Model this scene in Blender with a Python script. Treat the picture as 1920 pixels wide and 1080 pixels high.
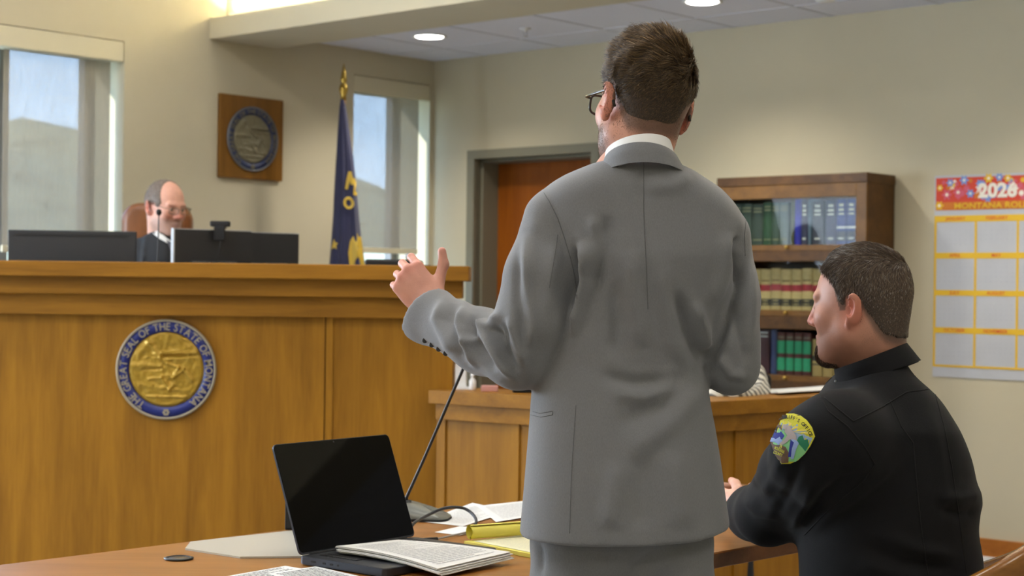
import bpy, math, random
import numpy as np
from mathutils import Vector, Matrix
from mathutils.bvhtree import BVHTree

random.seed(7)
RNG = np.random.default_rng(11)
SC = bpy.context.scene
COL = SC.collection
for _o in list(bpy.data.objects):
    bpy.data.objects.remove(_o)

# ------------------------------------------------------------------ camera
F = 3100.0            # focal length in pixels of the 1920 px wide frame
HC = 1.33             # lens height above the floor
ROLL = 0.0125
CAMP = np.array([0.0, 0.0, HC])
CR = np.array([math.cos(ROLL), 0, math.sin(ROLL)])
CU = np.array([-math.sin(ROLL), 0, math.cos(ROLL)])
CF = np.array([0.0, 1.0, 0.0])
cd = bpy.data.cameras.new('camera')
cam = bpy.data.objects.new('camera', cd)
COL.objects.link(cam)
cd.sensor_width = 36.0
cd.lens = 36.0 * F / 1920.0
cd.clip_start = 0.05
cd.dof.use_dof = True
cd.dof.focus_distance = 3.05
cd.dof.aperture_fstop = 7.0
cam.matrix_world = Matrix(((CR[0], CU[0], 0, 0), (CR[1], CU[1], -1, 0), (CR[2], CU[2], 0, HC), (0, 0, 0, 1)))
SC.camera = cam

# ------------------------------------------------------------------ room frame
# origin: the far corner of the room; axis A runs along the right wall, axis B along the back wall
CX, CY = -0.5148, 10.5
AX = np.array([0.7493, -0.6623, 0.0])
BX = np.array([-0.6623, -0.7493, 0.0])
C0 = np.array([CX, CY, 0.0])
def room(a, b, z): return C0 + AX * a + BX * b + np.array([0, 0, z])
CEIL = 2.763

# ------------------------------------------------------------------ world, sun, exposure
w = bpy.data.worlds.new('sky')
SC.world = w
w.use_nodes = True
nt = w.node_tree
nt.nodes.clear()
_out = nt.nodes.new('ShaderNodeOutputWorld')
_bg = nt.nodes.new('ShaderNodeBackground')
_tc = nt.nodes.new('ShaderNodeTexCoord')
_sep = nt.nodes.new('ShaderNodeSeparateXYZ')
_rmp = nt.nodes.new('ShaderNodeValToRGB')
_rmp.color_ramp.elements[0].position = 0.0
_rmp.color_ramp.elements[0].color = (0.52, 0.72, 1.0, 1)
_rmp.color_ramp.elements[1].position = 0.6
_rmp.color_ramp.elements[1].color = (0.20, 0.40, 0.80, 1)
nt.links.new(_tc.outputs['Generated'], _sep.inputs[0])
nt.links.new(_sep.outputs['Z'], _rmp.inputs[0])
nt.links.new(_rmp.outputs[0], _bg.inputs[0])
_bg.inputs[1].default_value = 4.2
nt.links.new(_bg.outputs[0], _out.inputs[0])

def look_matrix(loc, d):
    d = Vector(d).normalized()
    q = d.to_track_quat('-Z', 'Y')
    return Matrix.Translation(Vector(loc)) @ q.to_matrix().to_4x4()

sd = bpy.data.lights.new('sun', 'SUN')
sd.energy = 3.6
sd.angle = math.radians(1.0)
sd.color = (1.0, 0.97, 0.94)
sun = bpy.data.objects.new('sun', sd)
COL.objects.link(sun)
_sdir = -BX * 0.80 + AX * 0.42 + np.array([0, 0, -0.42])
sun.matrix_world = look_matrix((-8, 14, 9), _sdir)

def area_light(name, loc, d, sx, sy, power, color):
    l = bpy.data.lights.new(name, 'AREA')
    l.shape = 'RECTANGLE'; l.size = sx; l.size_y = sy; l.energy = power; l.color = color
    o = bpy.data.objects.new(name, l); COL.objects.link(o)
    o.matrix_world = look_matrix(loc, d)
    return o

SC.view_settings.view_transform = 'Standard'
SC.view_settings.look = 'None'
SC.view_settings.gamma = 1.0
SC.view_settings.use_curve_mapping = False
SC.view_settings.exposure = 1.05

# daylight of the row of windows that goes on along the back wall, left of the frame
area_light('window_daylight', room(0.06, 6.4, 1.75), AX + np.array([0, 0, .28]), 3.6, 1.5, 170, (0.74, 0.86, 1.0))

# ------------------------------------------------------------------ pixel helpers
def P(px, py, Y):
    u = (px - 960) / F; v = (540 - py) / F
    return CAMP + Y * (CF + CR * u + CU * v)
def ray(px, py):
    return CF + CR * ((px - 960) / F) + CU * ((540 - py) / F)
def onz(px, py, z):
    d = ray(px, py)
    return CAMP + d * ((z - HC) / d[2])
def on_a(px, py, a):          # hit the plane a = const; returns (b, z)
    d = ray(px, py); t = (a - np.dot(CAMP - C0, AX)) / np.dot(d, AX)
    p = CAMP + d * t
    return np.dot(p - C0, BX), p[2]
def on_b(px, py, b):
    d = ray(px, py); t = (b - np.dot(CAMP - C0, BX)) / np.dot(d, BX)
    p = CAMP + d * t
    return np.dot(p - C0, AX), p[2]
def c2w(v):                   # camera frame (right, depth, up) -> world, arrays of shape (n,3)
    v = np.asarray(v, dtype=float)
    return CAMP + v[..., 0:1] * CR + v[..., 1:2] * CF + v[..., 2:3] * CU
def K(px, py, Y):             # pixel + depth in the camera frame
    return np.array([(px - 960) * Y / F, Y, (540 - py) * Y / F])

# ------------------------------------------------------------------ materials
def lin(c):
    return tuple(((x / 255.0) / 12.92 if x / 255.0 <= 0.04045 else ((x / 255.0 + 0.055) / 1.055) ** 2.4) for x in c)
def mat(name, rgb, rough=0.6, metal=0.0, noise=0.0, nscale=20.0, bump=0.0, bscale=200.0, spec=0.5, sheen=0.0,
        vcol=None, coat=0.0, emit=None, estr=0.0, trans=0.0, alpha=1.0, stretch=(1, 1, 1), detail=3.0, sss=0.0, ior=None):
    m = bpy.data.materials.new(name)
    m.use_nodes = True
    n = m.node_tree; b = n.nodes['Principled BSDF']
    col = lin(rgb)
    b.inputs['Base Color'].default_value = (*col, 1)
    b.inputs['Roughness'].default_value = rough
    b.inputs['Metallic'].default_value = metal
    b.inputs['Specular IOR Level'].default_value = spec
    b.inputs['Sheen Weight'].default_value = sheen
    b.inputs['Coat Weight'].default_value = coat
    b.inputs['Transmission Weight'].default_value = trans
    b.inputs['Alpha'].default_value = alpha
    if ior: b.inputs['IOR'].default_value = ior
    if sss:
        b.inputs['Subsurface Weight'].default_value = sss
        b.inputs['Subsurface Radius'].default_value = (0.012, 0.005, 0.003)
        b.inputs['Subsurface Scale'].default_value = 0.6
    if emit is not None:
        b.inputs['Emission Color'].default_value = (*lin(emit), 1)
        b.inputs['Emission Strength'].default_value = estr
    tc = n.nodes.new('ShaderNodeTexCoord')
    mp = n.nodes.new('ShaderNodeMapping'); mp.inputs['Scale'].default_value = stretch
    n.links.new(tc.outputs['Object'], mp.inputs[0])
    src = None
    if vcol:
        at = n.nodes.new('ShaderNodeAttribute'); at.attribute_name = vcol
        src = at.outputs['Color']
    if noise > 0:
        t = n.nodes.new('ShaderNodeTexNoise'); t.inputs['Scale'].default_value = nscale; t.inputs['Detail'].default_value = detail
        n.links.new(mp.outputs[0], t.inputs['Vector'])
        mx = n.nodes.new('ShaderNodeMix'); mx.data_type = 'RGBA'; mx.blend_type = 'MULTIPLY'
        mx.inputs[0].default_value = 1.0
        rp = n.nodes.new('ShaderNodeValToRGB')
        rp.color_ramp.elements[0].position = 0.3; rp.color_ramp.elements[0].color = (1 - noise,) * 3 + (1,)
        rp.color_ramp.elements[1].position = 0.7; rp.color_ramp.elements[1].color = (1 + noise * 0.5,) * 3 + (1,)
        n.links.new(t.outputs[0], rp.inputs[0])
        if src is not None: n.links.new(src, mx.inputs[6])
        else: mx.inputs[6].default_value = (*col, 1)
        n.links.new(rp.outputs[0], mx.inputs[7])
        src = mx.outputs[2]
    if src is not None: n.links.new(src, b.inputs['Base Color'])
    if bump > 0:
        t2 = n.nodes.new('ShaderNodeTexNoise'); t2.inputs['Scale'].default_value = bscale; t2.inputs['Detail'].default_value = 4
        n.links.new(mp.outputs[0], t2.inputs['Vector'])
        bp = n.nodes.new('ShaderNodeBump'); bp.inputs['Strength'].default_value = bump; bp.inputs['Distance'].default_value = 0.002
        n.links.new(t2.outputs[0], bp.inputs['Height']); n.links.new(bp.outputs[0], b.inputs['Normal'])
    return m
def wood(name, c1, c2, rough=0.38, scale=(9, 9, 1.1), fine=60, coat=0.15):
    m = bpy.data.materials.new(name); m.use_nodes = True
    n = m.node_tree; b = n.nodes['Principled BSDF']
    tc = n.nodes.new('ShaderNodeTexCoord'); mp = n.nodes.new('ShaderNodeMapping'); mp.inputs['Scale'].default_value = scale
    n.links.new(tc.outputs['Object'], mp.inputs[0])
    t = n.nodes.new('ShaderNodeTexNoise'); t.inputs['Scale'].default_value = 1.6; t.inputs['Detail'].default_value = 5; t.inputs['Distortion'].default_value = 0.6
    n.links.new(mp.outputs[0], t.inputs['Vector'])
    mp2 = n.nodes.new('ShaderNodeMapping'); mp2.inputs['Scale'].default_value = tuple(s * fine / 10.0 if s > 3 else s * 3 for s in scale)
    n.links.new(tc.outputs['Object'], mp2.inputs[0])
    t2 = n.nodes.new('ShaderNodeTexNoise'); t2.inputs['Scale'].default_value = 2.5; t2.inputs['Detail'].default_value = 3
    n.links.new(mp2.outputs[0], t2.inputs['Vector'])
    ad = n.nodes.new('ShaderNodeMath'); ad.operation = 'MULTIPLY_ADD'; ad.inputs[1].default_value = 0.35
    n.links.new(t2.outputs[0], ad.inputs[0]); n.links.new(t.outputs[0], ad.inputs[2])
    rp = n.nodes.new('ShaderNodeValToRGB')
    rp.color_ramp.elements[0].position = 0.42; rp.color_ramp.elements[0].color = (*lin(c1), 1)
    rp.color_ramp.elements[1].position = 0.88; rp.color_ramp.elements[1].color = (*lin(c2), 1)
    n.links.new(ad.outputs[0], rp.inputs[0]); n.links.new(rp.outputs[0], b.inputs['Base Color'])
    b.inputs['Roughness'].default_value = rough; b.inputs['Specular IOR Level'].default_value = .25
    b.inputs['Coat Weight'].default_value = coat; b.inputs['Coat Roughness'].default_value = 0.25
    bp = n.nodes.new('ShaderNodeBump'); bp.inputs['Strength'].default_value = 0.12; bp.inputs['Distance'].default_value = 0.001
    n.links.new(t2.outputs[0], bp.inputs['Height']); n.links.new(bp.outputs[0], b.inputs['Normal'])
    return m
def emis(name, rgb, s):
    m = bpy.data.materials.new(name); m.use_nodes = True
    n = m.node_tree; n.nodes.clear()
    o = n.nodes.new('ShaderNodeOutputMaterial'); e = n.nodes.new('ShaderNodeEmission')
    e.inputs[0].default_value = (*lin(rgb), 1); e.inputs[1].default_value = s
    n.links.new(e.outputs[0], o.inputs[0]); return m

M_wall = mat('wall_paint', (196, 187, 160), 0.85, noise=0.03, nscale=3, bump=0.15, bscale=180)
M_wallhi = M_wall
M_ceil = mat('ceiling_tile', (222, 224, 236), 0.9, noise=0.10, nscale=160, bump=0.5, bscale=140)
M_grid = mat('ceiling_grid', (206, 208, 218), 0.6)
M_floor = mat('carpet', (142, 142, 144), 0.95, noise=0.25, nscale=120, bump=0.6, bscale=300)
M_oak = wood('honey_oak', (128, 84, 12), (160, 110, 24), coat=.03, rough=.5)
M_oakh = wood('honey_oak_rail', (126, 82, 12), (156, 106, 24), scale=(1.1, 9, 9), coat=.03, rough=.5)
M_table = wood('table_oak', (132, 84, 30), (162, 108, 48), rough=0.36, scale=(1.2, 9, 9), coat=0.12)
M_tedge = wood('table_edge_oak', (120, 70, 26), (150, 92, 40), scale=(1.2, 9, 9))
M_door = wood('door_cherry', (126, 64, 12), (150, 82, 18), rough=0.35)
M_dframe = mat('door_frame_paint', (122, 118, 100), 0.45)
M_case = wood('bookcase_oak', (66, 43, 17), (98, 66, 28), rough=0.45, scale=(1.1, 9, 9), coat=0.05)
M_caser = wood('bookcase_oak_light', (92, 62, 22), (120, 84, 34), rough=0.42, scale=(1.1, 9, 9), coat=0.05)
M_plaq = wood('plaque_wood', (104, 68, 18), (136, 92, 30), rough=0.4)
M_base = wood('baseboard_oak', (150, 88, 30), (176, 108, 42), scale=(1.2, 9, 9))
M_black = mat('black_plastic', (22, 22, 24), 0.45)
M_blackm = mat('black_matte', (14, 14, 15), 0.75)
M_dgrey = mat('dark_grey_plastic', (34, 34, 36), 0.5, bump=0.1)
M_alu = mat('space_grey_aluminium', (70, 74, 84), 0.38, metal=0.7)
M_silver = mat('silver_plastic', (190, 192, 196), 0.35, metal=0.3)
M_brass = mat('brass', (190, 160, 80), 0.28, metal=0.9)
M_gold = mat('gold_relief', (170, 134, 42), 0.36, metal=0.4, bump=.6, bscale=60)
M_pewter = mat('pewter_relief', (122, 115, 90), 0.42, metal=0.2)
M_blue = mat('blue_enamel', (16, 30, 104), 0.4)
M_navye = mat('navy_enamel', (34, 46, 84), 0.4)
M_letter = mat('seal_letter', (158, 146, 122), 0.45, metal=0.15)
M_paper = mat('paper', (226, 226, 222), 0.8, noise=0.02, nscale=8)
M_ink = mat('ink', (176, 176, 178), 0.8)
M_inkd = mat('ink_dark', (70, 70, 76), 0.8)
M_yellow = mat('legal_pad_yellow', (226, 214, 96), 0.75)
M_white = mat('white_plastic', (226, 226, 224), 0.5)
M_shadecas = mat('shade_cassette', (208, 200, 172), 0.6)
M_navy = mat('flag_navy', (22, 24, 68), 0.6, noise=0.1, nscale=40, sheen=0.3)
M_flagy = mat('flag_gold', (206, 172, 62), 0.5)
M_leather = mat('brown_leather', (124, 72, 32), 0.35, noise=0.25, nscale=14, bump=0.25, bscale=160)
M_suit = mat('grey_wool', (118, 119, 121), 0.85, noise=0.10, nscale=700, bump=0.35, bscale=900, sheen=0.25, spec=0.25, stretch=(1, 1, 0.35))
M_suitd = mat('grey_wool_seam', (92, 92, 93), 0.9)
M_uni = mat('black_uniform_twill', (19, 19, 21), 0.85, noise=0.15, nscale=500, bump=0.3, bscale=700, sheen=0.05, spec=0.2)
M_unid = mat('black_uniform_seam', (10, 10, 12), 0.9)
M_robe = mat('black_robe', (20, 22, 27), 0.7, noise=0.1, nscale=60)
M_skin = mat('skin', (206, 150, 124), 0.5, vcol='tint', noise=0.06, nscale=60, bump=0.12, bscale=350, sss=0.08)
M_hair = mat('hair', (60, 48, 38), 0.5, vcol='tint', spec=0.4)
M_shirt = mat('white_shirt', (232, 232, 230), 0.8)
M_eye = mat('eye_white', (225, 220, 212), 0.25)
M_iris = mat('iris', (60, 50, 40), 0.2)
M_lens = mat('spectacle_glass', (255, 255, 255), 0.03, trans=1.0, ior=1.1)
M_btn = mat('dark_button', (52, 52, 56), 0.35)

# glass of windows: thin, clear
def clear_glass(name, refl=0.05):
    m = bpy.data.materials.new(name); m.use_nodes = True
    n = m.node_tree; n.nodes.clear()
    o = n.nodes.new('ShaderNodeOutputMaterial'); t = n.nodes.new('ShaderNodeBsdfTransparent'); g = n.nodes.new('ShaderNodeBsdfGlossy')
    g.inputs['Roughness'].default_value = 0.02
    t.inputs[0].default_value = (0.93, 0.96, 0.96, 1)
    x = n.nodes.new('ShaderNodeMixShader'); x.inputs[0].default_value = refl
    n.links.new(t.outputs[0], x.inputs[1]); n.links.new(g.outputs[0], x.inputs[2]); n.links.new(x.outputs[0], o.inputs[0])
    return m
M_glass = clear_glass('window_glass')
M_caseglass = clear_glass('bookcase_glass', .006)
def screen_cloth(name, openness, rgb):
    m = bpy.data.materials.new(name); m.use_nodes = True
    n = m.node_tree; n.nodes.clear()
    o = n.nodes.new('ShaderNodeOutputMaterial'); t = n.nodes.new('ShaderNodeBsdfTransparent')
    d = n.nodes.new('ShaderNodeBsdfDiffuse'); l = n.nodes.new('ShaderNodeBsdfTranslucent')
    d.inputs[0].default_value = (*lin(rgb), 1); l.inputs[0].default_value = (*[c * 0.35 for c in lin(rgb)], 1)
    a = n.nodes.new('ShaderNodeAddShader'); x = n.nodes.new('ShaderNodeMixShader')
    tc = n.nodes.new('ShaderNodeTexCoord'); mp = n.nodes.new('ShaderNodeMapping'); mp.inputs['Scale'].default_value = (90, 90, 14)
    nz = n.nodes.new('ShaderNodeTexNoise'); nz.inputs['Scale'].default_value = 1.0
    mr = n.nodes.new('ShaderNodeMapRange'); mr.inputs['To Min'].default_value = 1 - openness - 0.07; mr.inputs['To Max'].default_value = 1 - openness + 0.07
    n.links.new(tc.outputs['Object'], mp.inputs[0]); n.links.new(mp.outputs[0], nz.inputs['Vector']); n.links.new(nz.outputs[0], mr.inputs[0])
    n.links.new(mr.outputs[0], x.inputs[0])
    n.links.new(d.outputs[0], a.inputs[0]); n.links.new(l.outputs[0], a.inputs[1])
    n.links.new(t.outputs[0], x.inputs[1]); n.links.new(a.outputs[0], x.inputs[2]); n.links.new(x.outputs[0], o.inputs[0])
    return m
M_screen = screen_cloth('solar_screen_cloth', 0.32, (150, 140, 124))
M_mat = mat('frosted_desk_mat', (190, 186, 174), 0.3, alpha=1.0)

# ------------------------------------------------------------------ mesh building
class MB:
    def __init__(s): s.v = []; s.f = []; s.m = []; s.mats = []; s.sm = []
    def mi(s, m):
        if m not in s.mats: s.mats.append(m)
        return s.mats.index(m)
    def add(s, vs, fs, m, smooth=False):
        b = len(s.v); s.v.extend([tuple(map(float, p)) for p in vs]); i = s.mi(m)
        for f in fs: s.f.append(tuple(b + k for k in f)); s.m.append(i); s.sm.append(smooth)
    def hexa(s, c8, m):           # 8 corners: bottom 4 (ccw), top 4
        s.add(c8, [(3, 2, 1, 0), (4, 5, 6, 7), (0, 1, 5, 4), (1, 2, 6, 5), (2, 3, 7, 6), (3, 0, 4, 7)], m)
    def box(s, x0, x1, y0, y1, z0, z1, m, T=None, bev=0.0):
        if bev > 0:
            bev = min(bev, (x1 - x0) * .45, (y1 - y0) * .45, (z1 - z0) * .45)
            import bmesh
            bm = bmesh.new(); bmesh.ops.create_cube(bm, size=1)
            for v in bm.verts: v.co = Vector((x0 if v.co.x < 0 else x1, y0 if v.co.y < 0 else y1, z0 if v.co.z < 0 else z1))
            bmesh.ops.bevel(bm, geom=bm.edges[:], offset=bev, segments=2, affect='EDGES', profile=0.5)
            bm.verts.index_update()
            vs = [tuple(v.co) for v in bm.verts]; fs = [tuple(v.index for v in f.verts) for f in bm.faces]; bm.free()
        else:
            vs = [(x0, y0, z0), (x1, y0, z0), (x1, y1, z0), (x0, y1, z0), (x0, y0, z1), (x1, y0, z1), (x1, y1, z1), (x0, y1, z1)]
            fs = [(3, 2, 1, 0), (4, 5, 6, 7), (0, 1, 5, 4), (1, 2, 6, 5), (2, 3, 7, 6), (3, 0, 4, 7)]
        if T: vs = [T(*p) for p in vs]
        s.add(vs, fs, m)
    def tube(s, pts, r, m, n=10, cap=True, smooth=True):
        pts = [np.array(p, float) for p in pts]; rs = r if hasattr(r, '__len__') else [r] * len(pts)
        vs = []; fs = []; up = None
        for i, p in enumerate(pts):
            d = pts[min(i + 1, len(pts) - 1)] - pts[max(i - 1, 0)]; d = d / (np.linalg.norm(d) + 1e-12)
            if up is None: up = np.array([0, 0, 1.0]) if abs(d[2]) < .9 else np.array([1.0, 0, 0])
            a = np.cross(d, up); a /= np.linalg.norm(a); b = np.cross(a, d); up = b
            for k in range(n):
                t = 2 * math.pi * k / n; vs.append(p + rs[i] * (math.cos(t) * a + math.sin(t) * b))
        for i in range(len(pts) - 1):
            for k in range(n): fs.append((i * n + k, (i + 1) * n + k, (i + 1) * n + (k + 1) % n, i * n + (k + 1) % n))
        if cap: fs.append(tuple(range(n))); fs.append(tuple((len(pts) - 1) * n + k for k in reversed(range(n))))
        s.add(vs, fs, m, smooth)
    def lathe(s, prof, m, n=32, T=None, smooth=True):   # prof: (r, z) about +Z
        vs = []; fs = []
        for r, z in prof:
            for k in range(n): t = 2 * math.pi * k / n; vs.append((r * math.cos(t), r * math.sin(t), z))
        for i in range(len(prof) - 1):
            for k in range(n): fs.append((i * n + k, i * n + (k + 1) % n, (i + 1) * n + (k + 1) % n, (i + 1) * n + k))
        fs.append(tuple(reversed(range(n)))); fs.append(tuple((len(prof) - 1) * n + k for k in range(n)))
        if T: vs = [T(*p) for p in vs]
        s.add(vs, fs, m, smooth)
    def prism(s, poly, h0, h1, m, T=None, smooth=False):      # poly in x,y extruded in z
        n = len(poly); vs = [(x, y, h0) for x, y in poly] + [(x, y, h1) for x, y in poly]
        fs = [tuple(reversed(range(n))), tuple(range(n, 2 * n))] + [(i, (i + 1) % n, n + (i + 1) % n, n + i) for i in range(n)]
        if T: vs = [T(*p) for p in vs]
        s.add(vs, fs, m, smooth)
    def grid(s, rows, m, smooth=True, closed=False):          # rows of points
        R = len(rows); n = len(rows[0]); vs = [p for r in rows for p in r]; fs = []
        for i in range(R - 1):
            for k in range(n if closed else n - 1): fs.append((i * n + k, i * n + (k + 1) % n, (i + 1) * n + (k + 1) % n, (i + 1) * n + k))
        s.add(vs, fs, m, smooth)
    def build(s, name, parent=None, loc=None):
        me = bpy.data.meshes.new(name)
        o = np.zeros(3) if parent is None and loc is None else (np.array(parent['_org']) if parent is not None else np.array(loc))
        me.from_pydata([tuple(np.array(p) - o) for p in s.v], [], s.f)
        for m in s.mats: me.materials.append(m)
        me.polygons.foreach_set('material_index', s.m); me.polygons.foreach_set('use_smooth', s.sm); me.update()
        ob = bpy.data.objects.new(name, me); COL.objects.link(ob)
        if parent is not None: ob.parent = parent; ob['_org'] = parent['_org']
        elif loc is not None: ob.location = loc; ob['_org'] = [float(x) for x in loc]
        else: ob['_org'] = [0.0, 0.0, 0.0]
        fix_normals(me)
        return ob
def fix_normals(me):
    import bmesh
    bm = bmesh.new(); bm.from_mesh(me); bmesh.ops.recalc_face_normals(bm, faces=bm.faces[:]); bm.to_mesh(me); bm.free()
def thing(name, label, cat, loc, group=None):
    o = bpy.data.objects.new(name, None); COL.objects.link(o); o.empty_display_size = 0.1
    o.location = [float(x) for x in loc]; o['_org'] = [float(x) for x in loc]
    o['label'] = label; o['category'] = cat
    if group: o['group'] = group
    return o
def tag(o, label, cat, group=None, kind=None):
    o['label'] = label; o['category'] = cat
    if group: o['group'] = group
    if kind: o['kind'] = kind
    return o
def struct(o): o['kind'] = 'structure'; return o
TR = lambda a, b, z: room(a, b, z)

def text_geo(txt, size=1.0, bold=0.0, align='CENTER'):
    c = bpy.data.curves.new('t', 'FONT'); c.body = txt; c.size = size; c.align_x = align; c.align_y = 'CENTER'; c.resolution_u = 3
    c.offset = bold
    o = bpy.data.objects.new('t', c); COL.objects.link(o)
    dg = bpy.context.evaluated_depsgraph_get(); dg.update()
    me = o.evaluated_get(dg).to_mesh()
    vs = [tuple(v.co)[:2] for v in me.vertices]; fs = [tuple(p.vertices) for p in me.polygons]
    o.evaluated_get(dg).to_mesh_clear()
    bpy.data.objects.remove(o); bpy.data.curves.remove(c)
    return vs, fs

# ------------------------------------------------------------------ distance-field bodies
def sdf_mesh(fn, lo, hi, h):
    lo = np.array(lo, float); hi = np.array(hi, float)
    n = np.ceil((hi - lo) / h).astype(int) + 1
    xs = (lo[0] + h * np.arange(n[0])).astype(np.float32)[:, None, None]
    ys = (lo[1] + h * np.arange(n[1])).astype(np.float32)[None, :, None]
    zs = (lo[2] + h * np.arange(n[2])).astype(np.float32)[None, None, :]
    f = fn((xs, ys, zs)); f = np.broadcast_to(f, tuple(n)).astype(np.float32)
    s = f < 0
    cnt = np.zeros(tuple(n - 1), np.int8)
    offs = [(i, j, k) for i in (0, 1) for j in (0, 1) for k in (0, 1)]
    for i, j, k in offs: cnt += s[i:n[0] - 1 + i, j:n[1] - 1 + j, k:n[2] - 1 + k]
    act = (cnt > 0) & (cnt < 8)
    idx = np.argwhere(act)
    cid = -np.ones(tuple(n - 1), np.int64); cid[act] = np.arange(len(idx))
    acc = np.zeros((len(idx), 3)); num = np.zeros(len(idx))
    for a in range(3):
        for o1 in (0, 1):
            for o2 in (0, 1):
                p = [0, 0, 0]; oth = [q for q in range(3) if q != a]; p[oth[0]] = o1; p[oth[1]] = o2
                q = list(p); q[a] = 1
                f0 = f[idx[:, 0] + p[0], idx[:, 1] + p[1], idx[:, 2] + p[2]]; f1 = f[idx[:, 0] + q[0], idx[:, 1] + q[1], idx[:, 2] + q[2]]
                c = (f0 < 0) != (f1 < 0); t = np.where(c, f0 / np.where(c, f0 - f1, 1), 0)
                pos = np.array(p, float)[None, :] + np.zeros((len(idx), 3)); pos[:, a] += t
                acc += pos * c[:, None]; num += c
    V = lo + (idx + acc / num[:, None]) * h
    Fc = []
    for a in range(3):
        b, c = (a + 1) % 3, (a + 2) % 3
        sl0 = [slice(None)] * 3; sl1 = [slice(None)] * 3
        sl0[a] = slice(0, n[a] - 1); sl1[a] = slice(1, n[a])
        ch = s[tuple(sl0)] != s[tuple(sl1)]
        e = np.argwhere(ch)
        e = e[(e[:, b] > 0) & (e[:, c] > 0) & (e[:, b] < n[b] - 1) & (e[:, c] < n[c] - 1)]
        inside = s[e[:, 0], e[:, 1], e[:, 2]]
        def g(db, dc):
            r = e.copy(); r[:, b] += db; r[:, c] += dc
            return cid[r[:, 0], r[:, 1], r[:, 2]]
        q = np.stack([g(-1, -1), g(0, -1), g(0, 0), g(-1, 0)], 1)
        q[~inside] = q[~inside][:, ::-1]
        Fc.append(q)
    return V, np.concatenate(Fc)
def L2(x, y, z): return np.sqrt(x * x + y * y + z * z)
def ell(p, c, r, R=None):
    x, y, z = p[0] - c[0], p[1] - c[1], p[2] - c[2]
    if R is not None:
        x, y, z = (R[0][0] * x + R[1][0] * y + R[2][0] * z, R[0][1] * x + R[1][1] * y + R[2][1] * z, R[0][2] * x + R[1][2] * y + R[2][2] * z)
    k0 = L2(x / r[0], y / r[1], z / r[2]); k1 = L2(x / r[0] ** 2, y / r[1] ** 2, z / r[2] ** 2) + 1e-9
    return k0 * (k0 - 1) / k1
def rc(p, a, b, ra, rb):
    a = np.asarray(a, float); b = np.asarray(b, float); d = b - a; l2 = float(np.dot(d, d)) + 1e-12
    x, y, z = p[0] - a[0], p[1] - a[1], p[2] - a[2]
    t = np.clip((x * d[0] + y * d[1] + z * d[2]) / l2, 0, 1)
    return L2(x - t * d[0], y - t * d[1], z - t * d[2]) - (ra + (rb - ra) * t)
def smin(a, b, k):
    h = np.clip(0.5 + 0.5 * (b - a) / k, 0, 1); return b + (a - b) * h - k * h * (1 - h)
def smax(a, b, k): return -smin(-a, -b, k)
def chain(p, pts, k=0.02):
    d = None
    for (a, ra), (b, rb) in zip(pts[:-1], pts[1:]):
        e = rc(p, a, b, ra, rb); d = e if d is None else smin(d, e, k)
    return d
def vnormals(V, Q):
    N = np.zeros_like(V)
    fn = np.cross(V[Q[:, 2]] - V[Q[:, 0]], V[Q[:, 3]] - V[Q[:, 1]])
    for k in range(4): np.add.at(N, Q[:, k], fn)
    return N / (np.linalg.norm(N, axis=1)[:, None] + 1e-12)
def smooth_mesh(V, Q, it=2, lam=0.5):
    for _ in range(it):
        A = np.zeros_like(V); c = np.zeros(len(V))
        for k in range(4):
            for d in (1, 3):
                np.add.at(A, Q[:, k], V[Q[:, (k + d) % 4]]); np.add.at(c, Q[:, k], 1)
        V = V + lam * (A / np.maximum(c, 1)[:, None] - V)
    return V
def np_object(name, V, Q, material, parent=None, colors=None, smooth=True, loc=None):
    """V world coordinates"""
    org = np.array(parent['_org']) if parent is not None else (np.array(loc) if loc is not None else np.zeros(3))
    me = bpy.data.meshes.new(name); V = np.asarray(V, np.float64) - org
    k = Q.shape[1]
    me.vertices.add(len(V)); me.vertices.foreach_set('co', V.astype(np.float32).ravel())
    me.loops.add(Q.size); me.loops.foreach_set('vertex_index', Q.astype(np.int32).ravel())
    me.polygons.add(len(Q)); me.polygons.foreach_set('loop_start', np.arange(0, Q.size, k, dtype=np.int32))
    me.update(calc_edges=True); me.validate()
    me.polygons.foreach_set('use_smooth', np.full(len(me.polygons), smooth))
    if colors is not None:
        at = me.color_attributes.new('tint', 'FLOAT_COLOR', 'POINT')
        c4 = np.concatenate([colors, np.ones((len(colors), 1))], 1).astype(np.float32); at.data.foreach_set('color', c4.ravel())
    me.materials.append(material)
    ob = bpy.data.objects.new(name, me); COL.objects.link(ob)
    if parent is not None: ob.parent = parent; ob['_org'] = parent['_org']
    else: ob.location = org; ob['_org'] = [float(x) for x in org]
    return ob
def merge(parts):
    Vs = []; Qs = []; Cs = []; b = 0
    for p in parts:
        Vs.append(p[0]); Qs.append(p[1] + b); b += len(p[0])
        if len(p) > 2: Cs.append(p[2])
    return np.concatenate(Vs), np.concatenate(Qs), (np.concatenate(Cs) if Cs else None)
def to_px(V):                      # camera frame vertices -> pixels
    return 960 + F * V[:, 0] / V[:, 1], 540 - F * V[:, 2] / V[:, 1]
def poly_dist(px, py, pts):
    best = np.full(px.shape, 1e9); T = np.zeros(px.shape); n = len(pts) - 1
    for i in range(n):
        ax, ay = pts[i]; bx, by = pts[i + 1]; dx, dy = bx - ax, by - ay; l = dx * dx + dy * dy + 1e-9
        t = np.clip(((px - ax) * dx + (py - ay) * dy) / l, 0, 1); d = np.hypot(px - ax - t * dx, py - ay - t * dy)
        u = d < best; best = np.where(u, d, best); T = np.where(u, (i + t) / n, T)
    return best, T
FOLD_GAIN = 1.5
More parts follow.
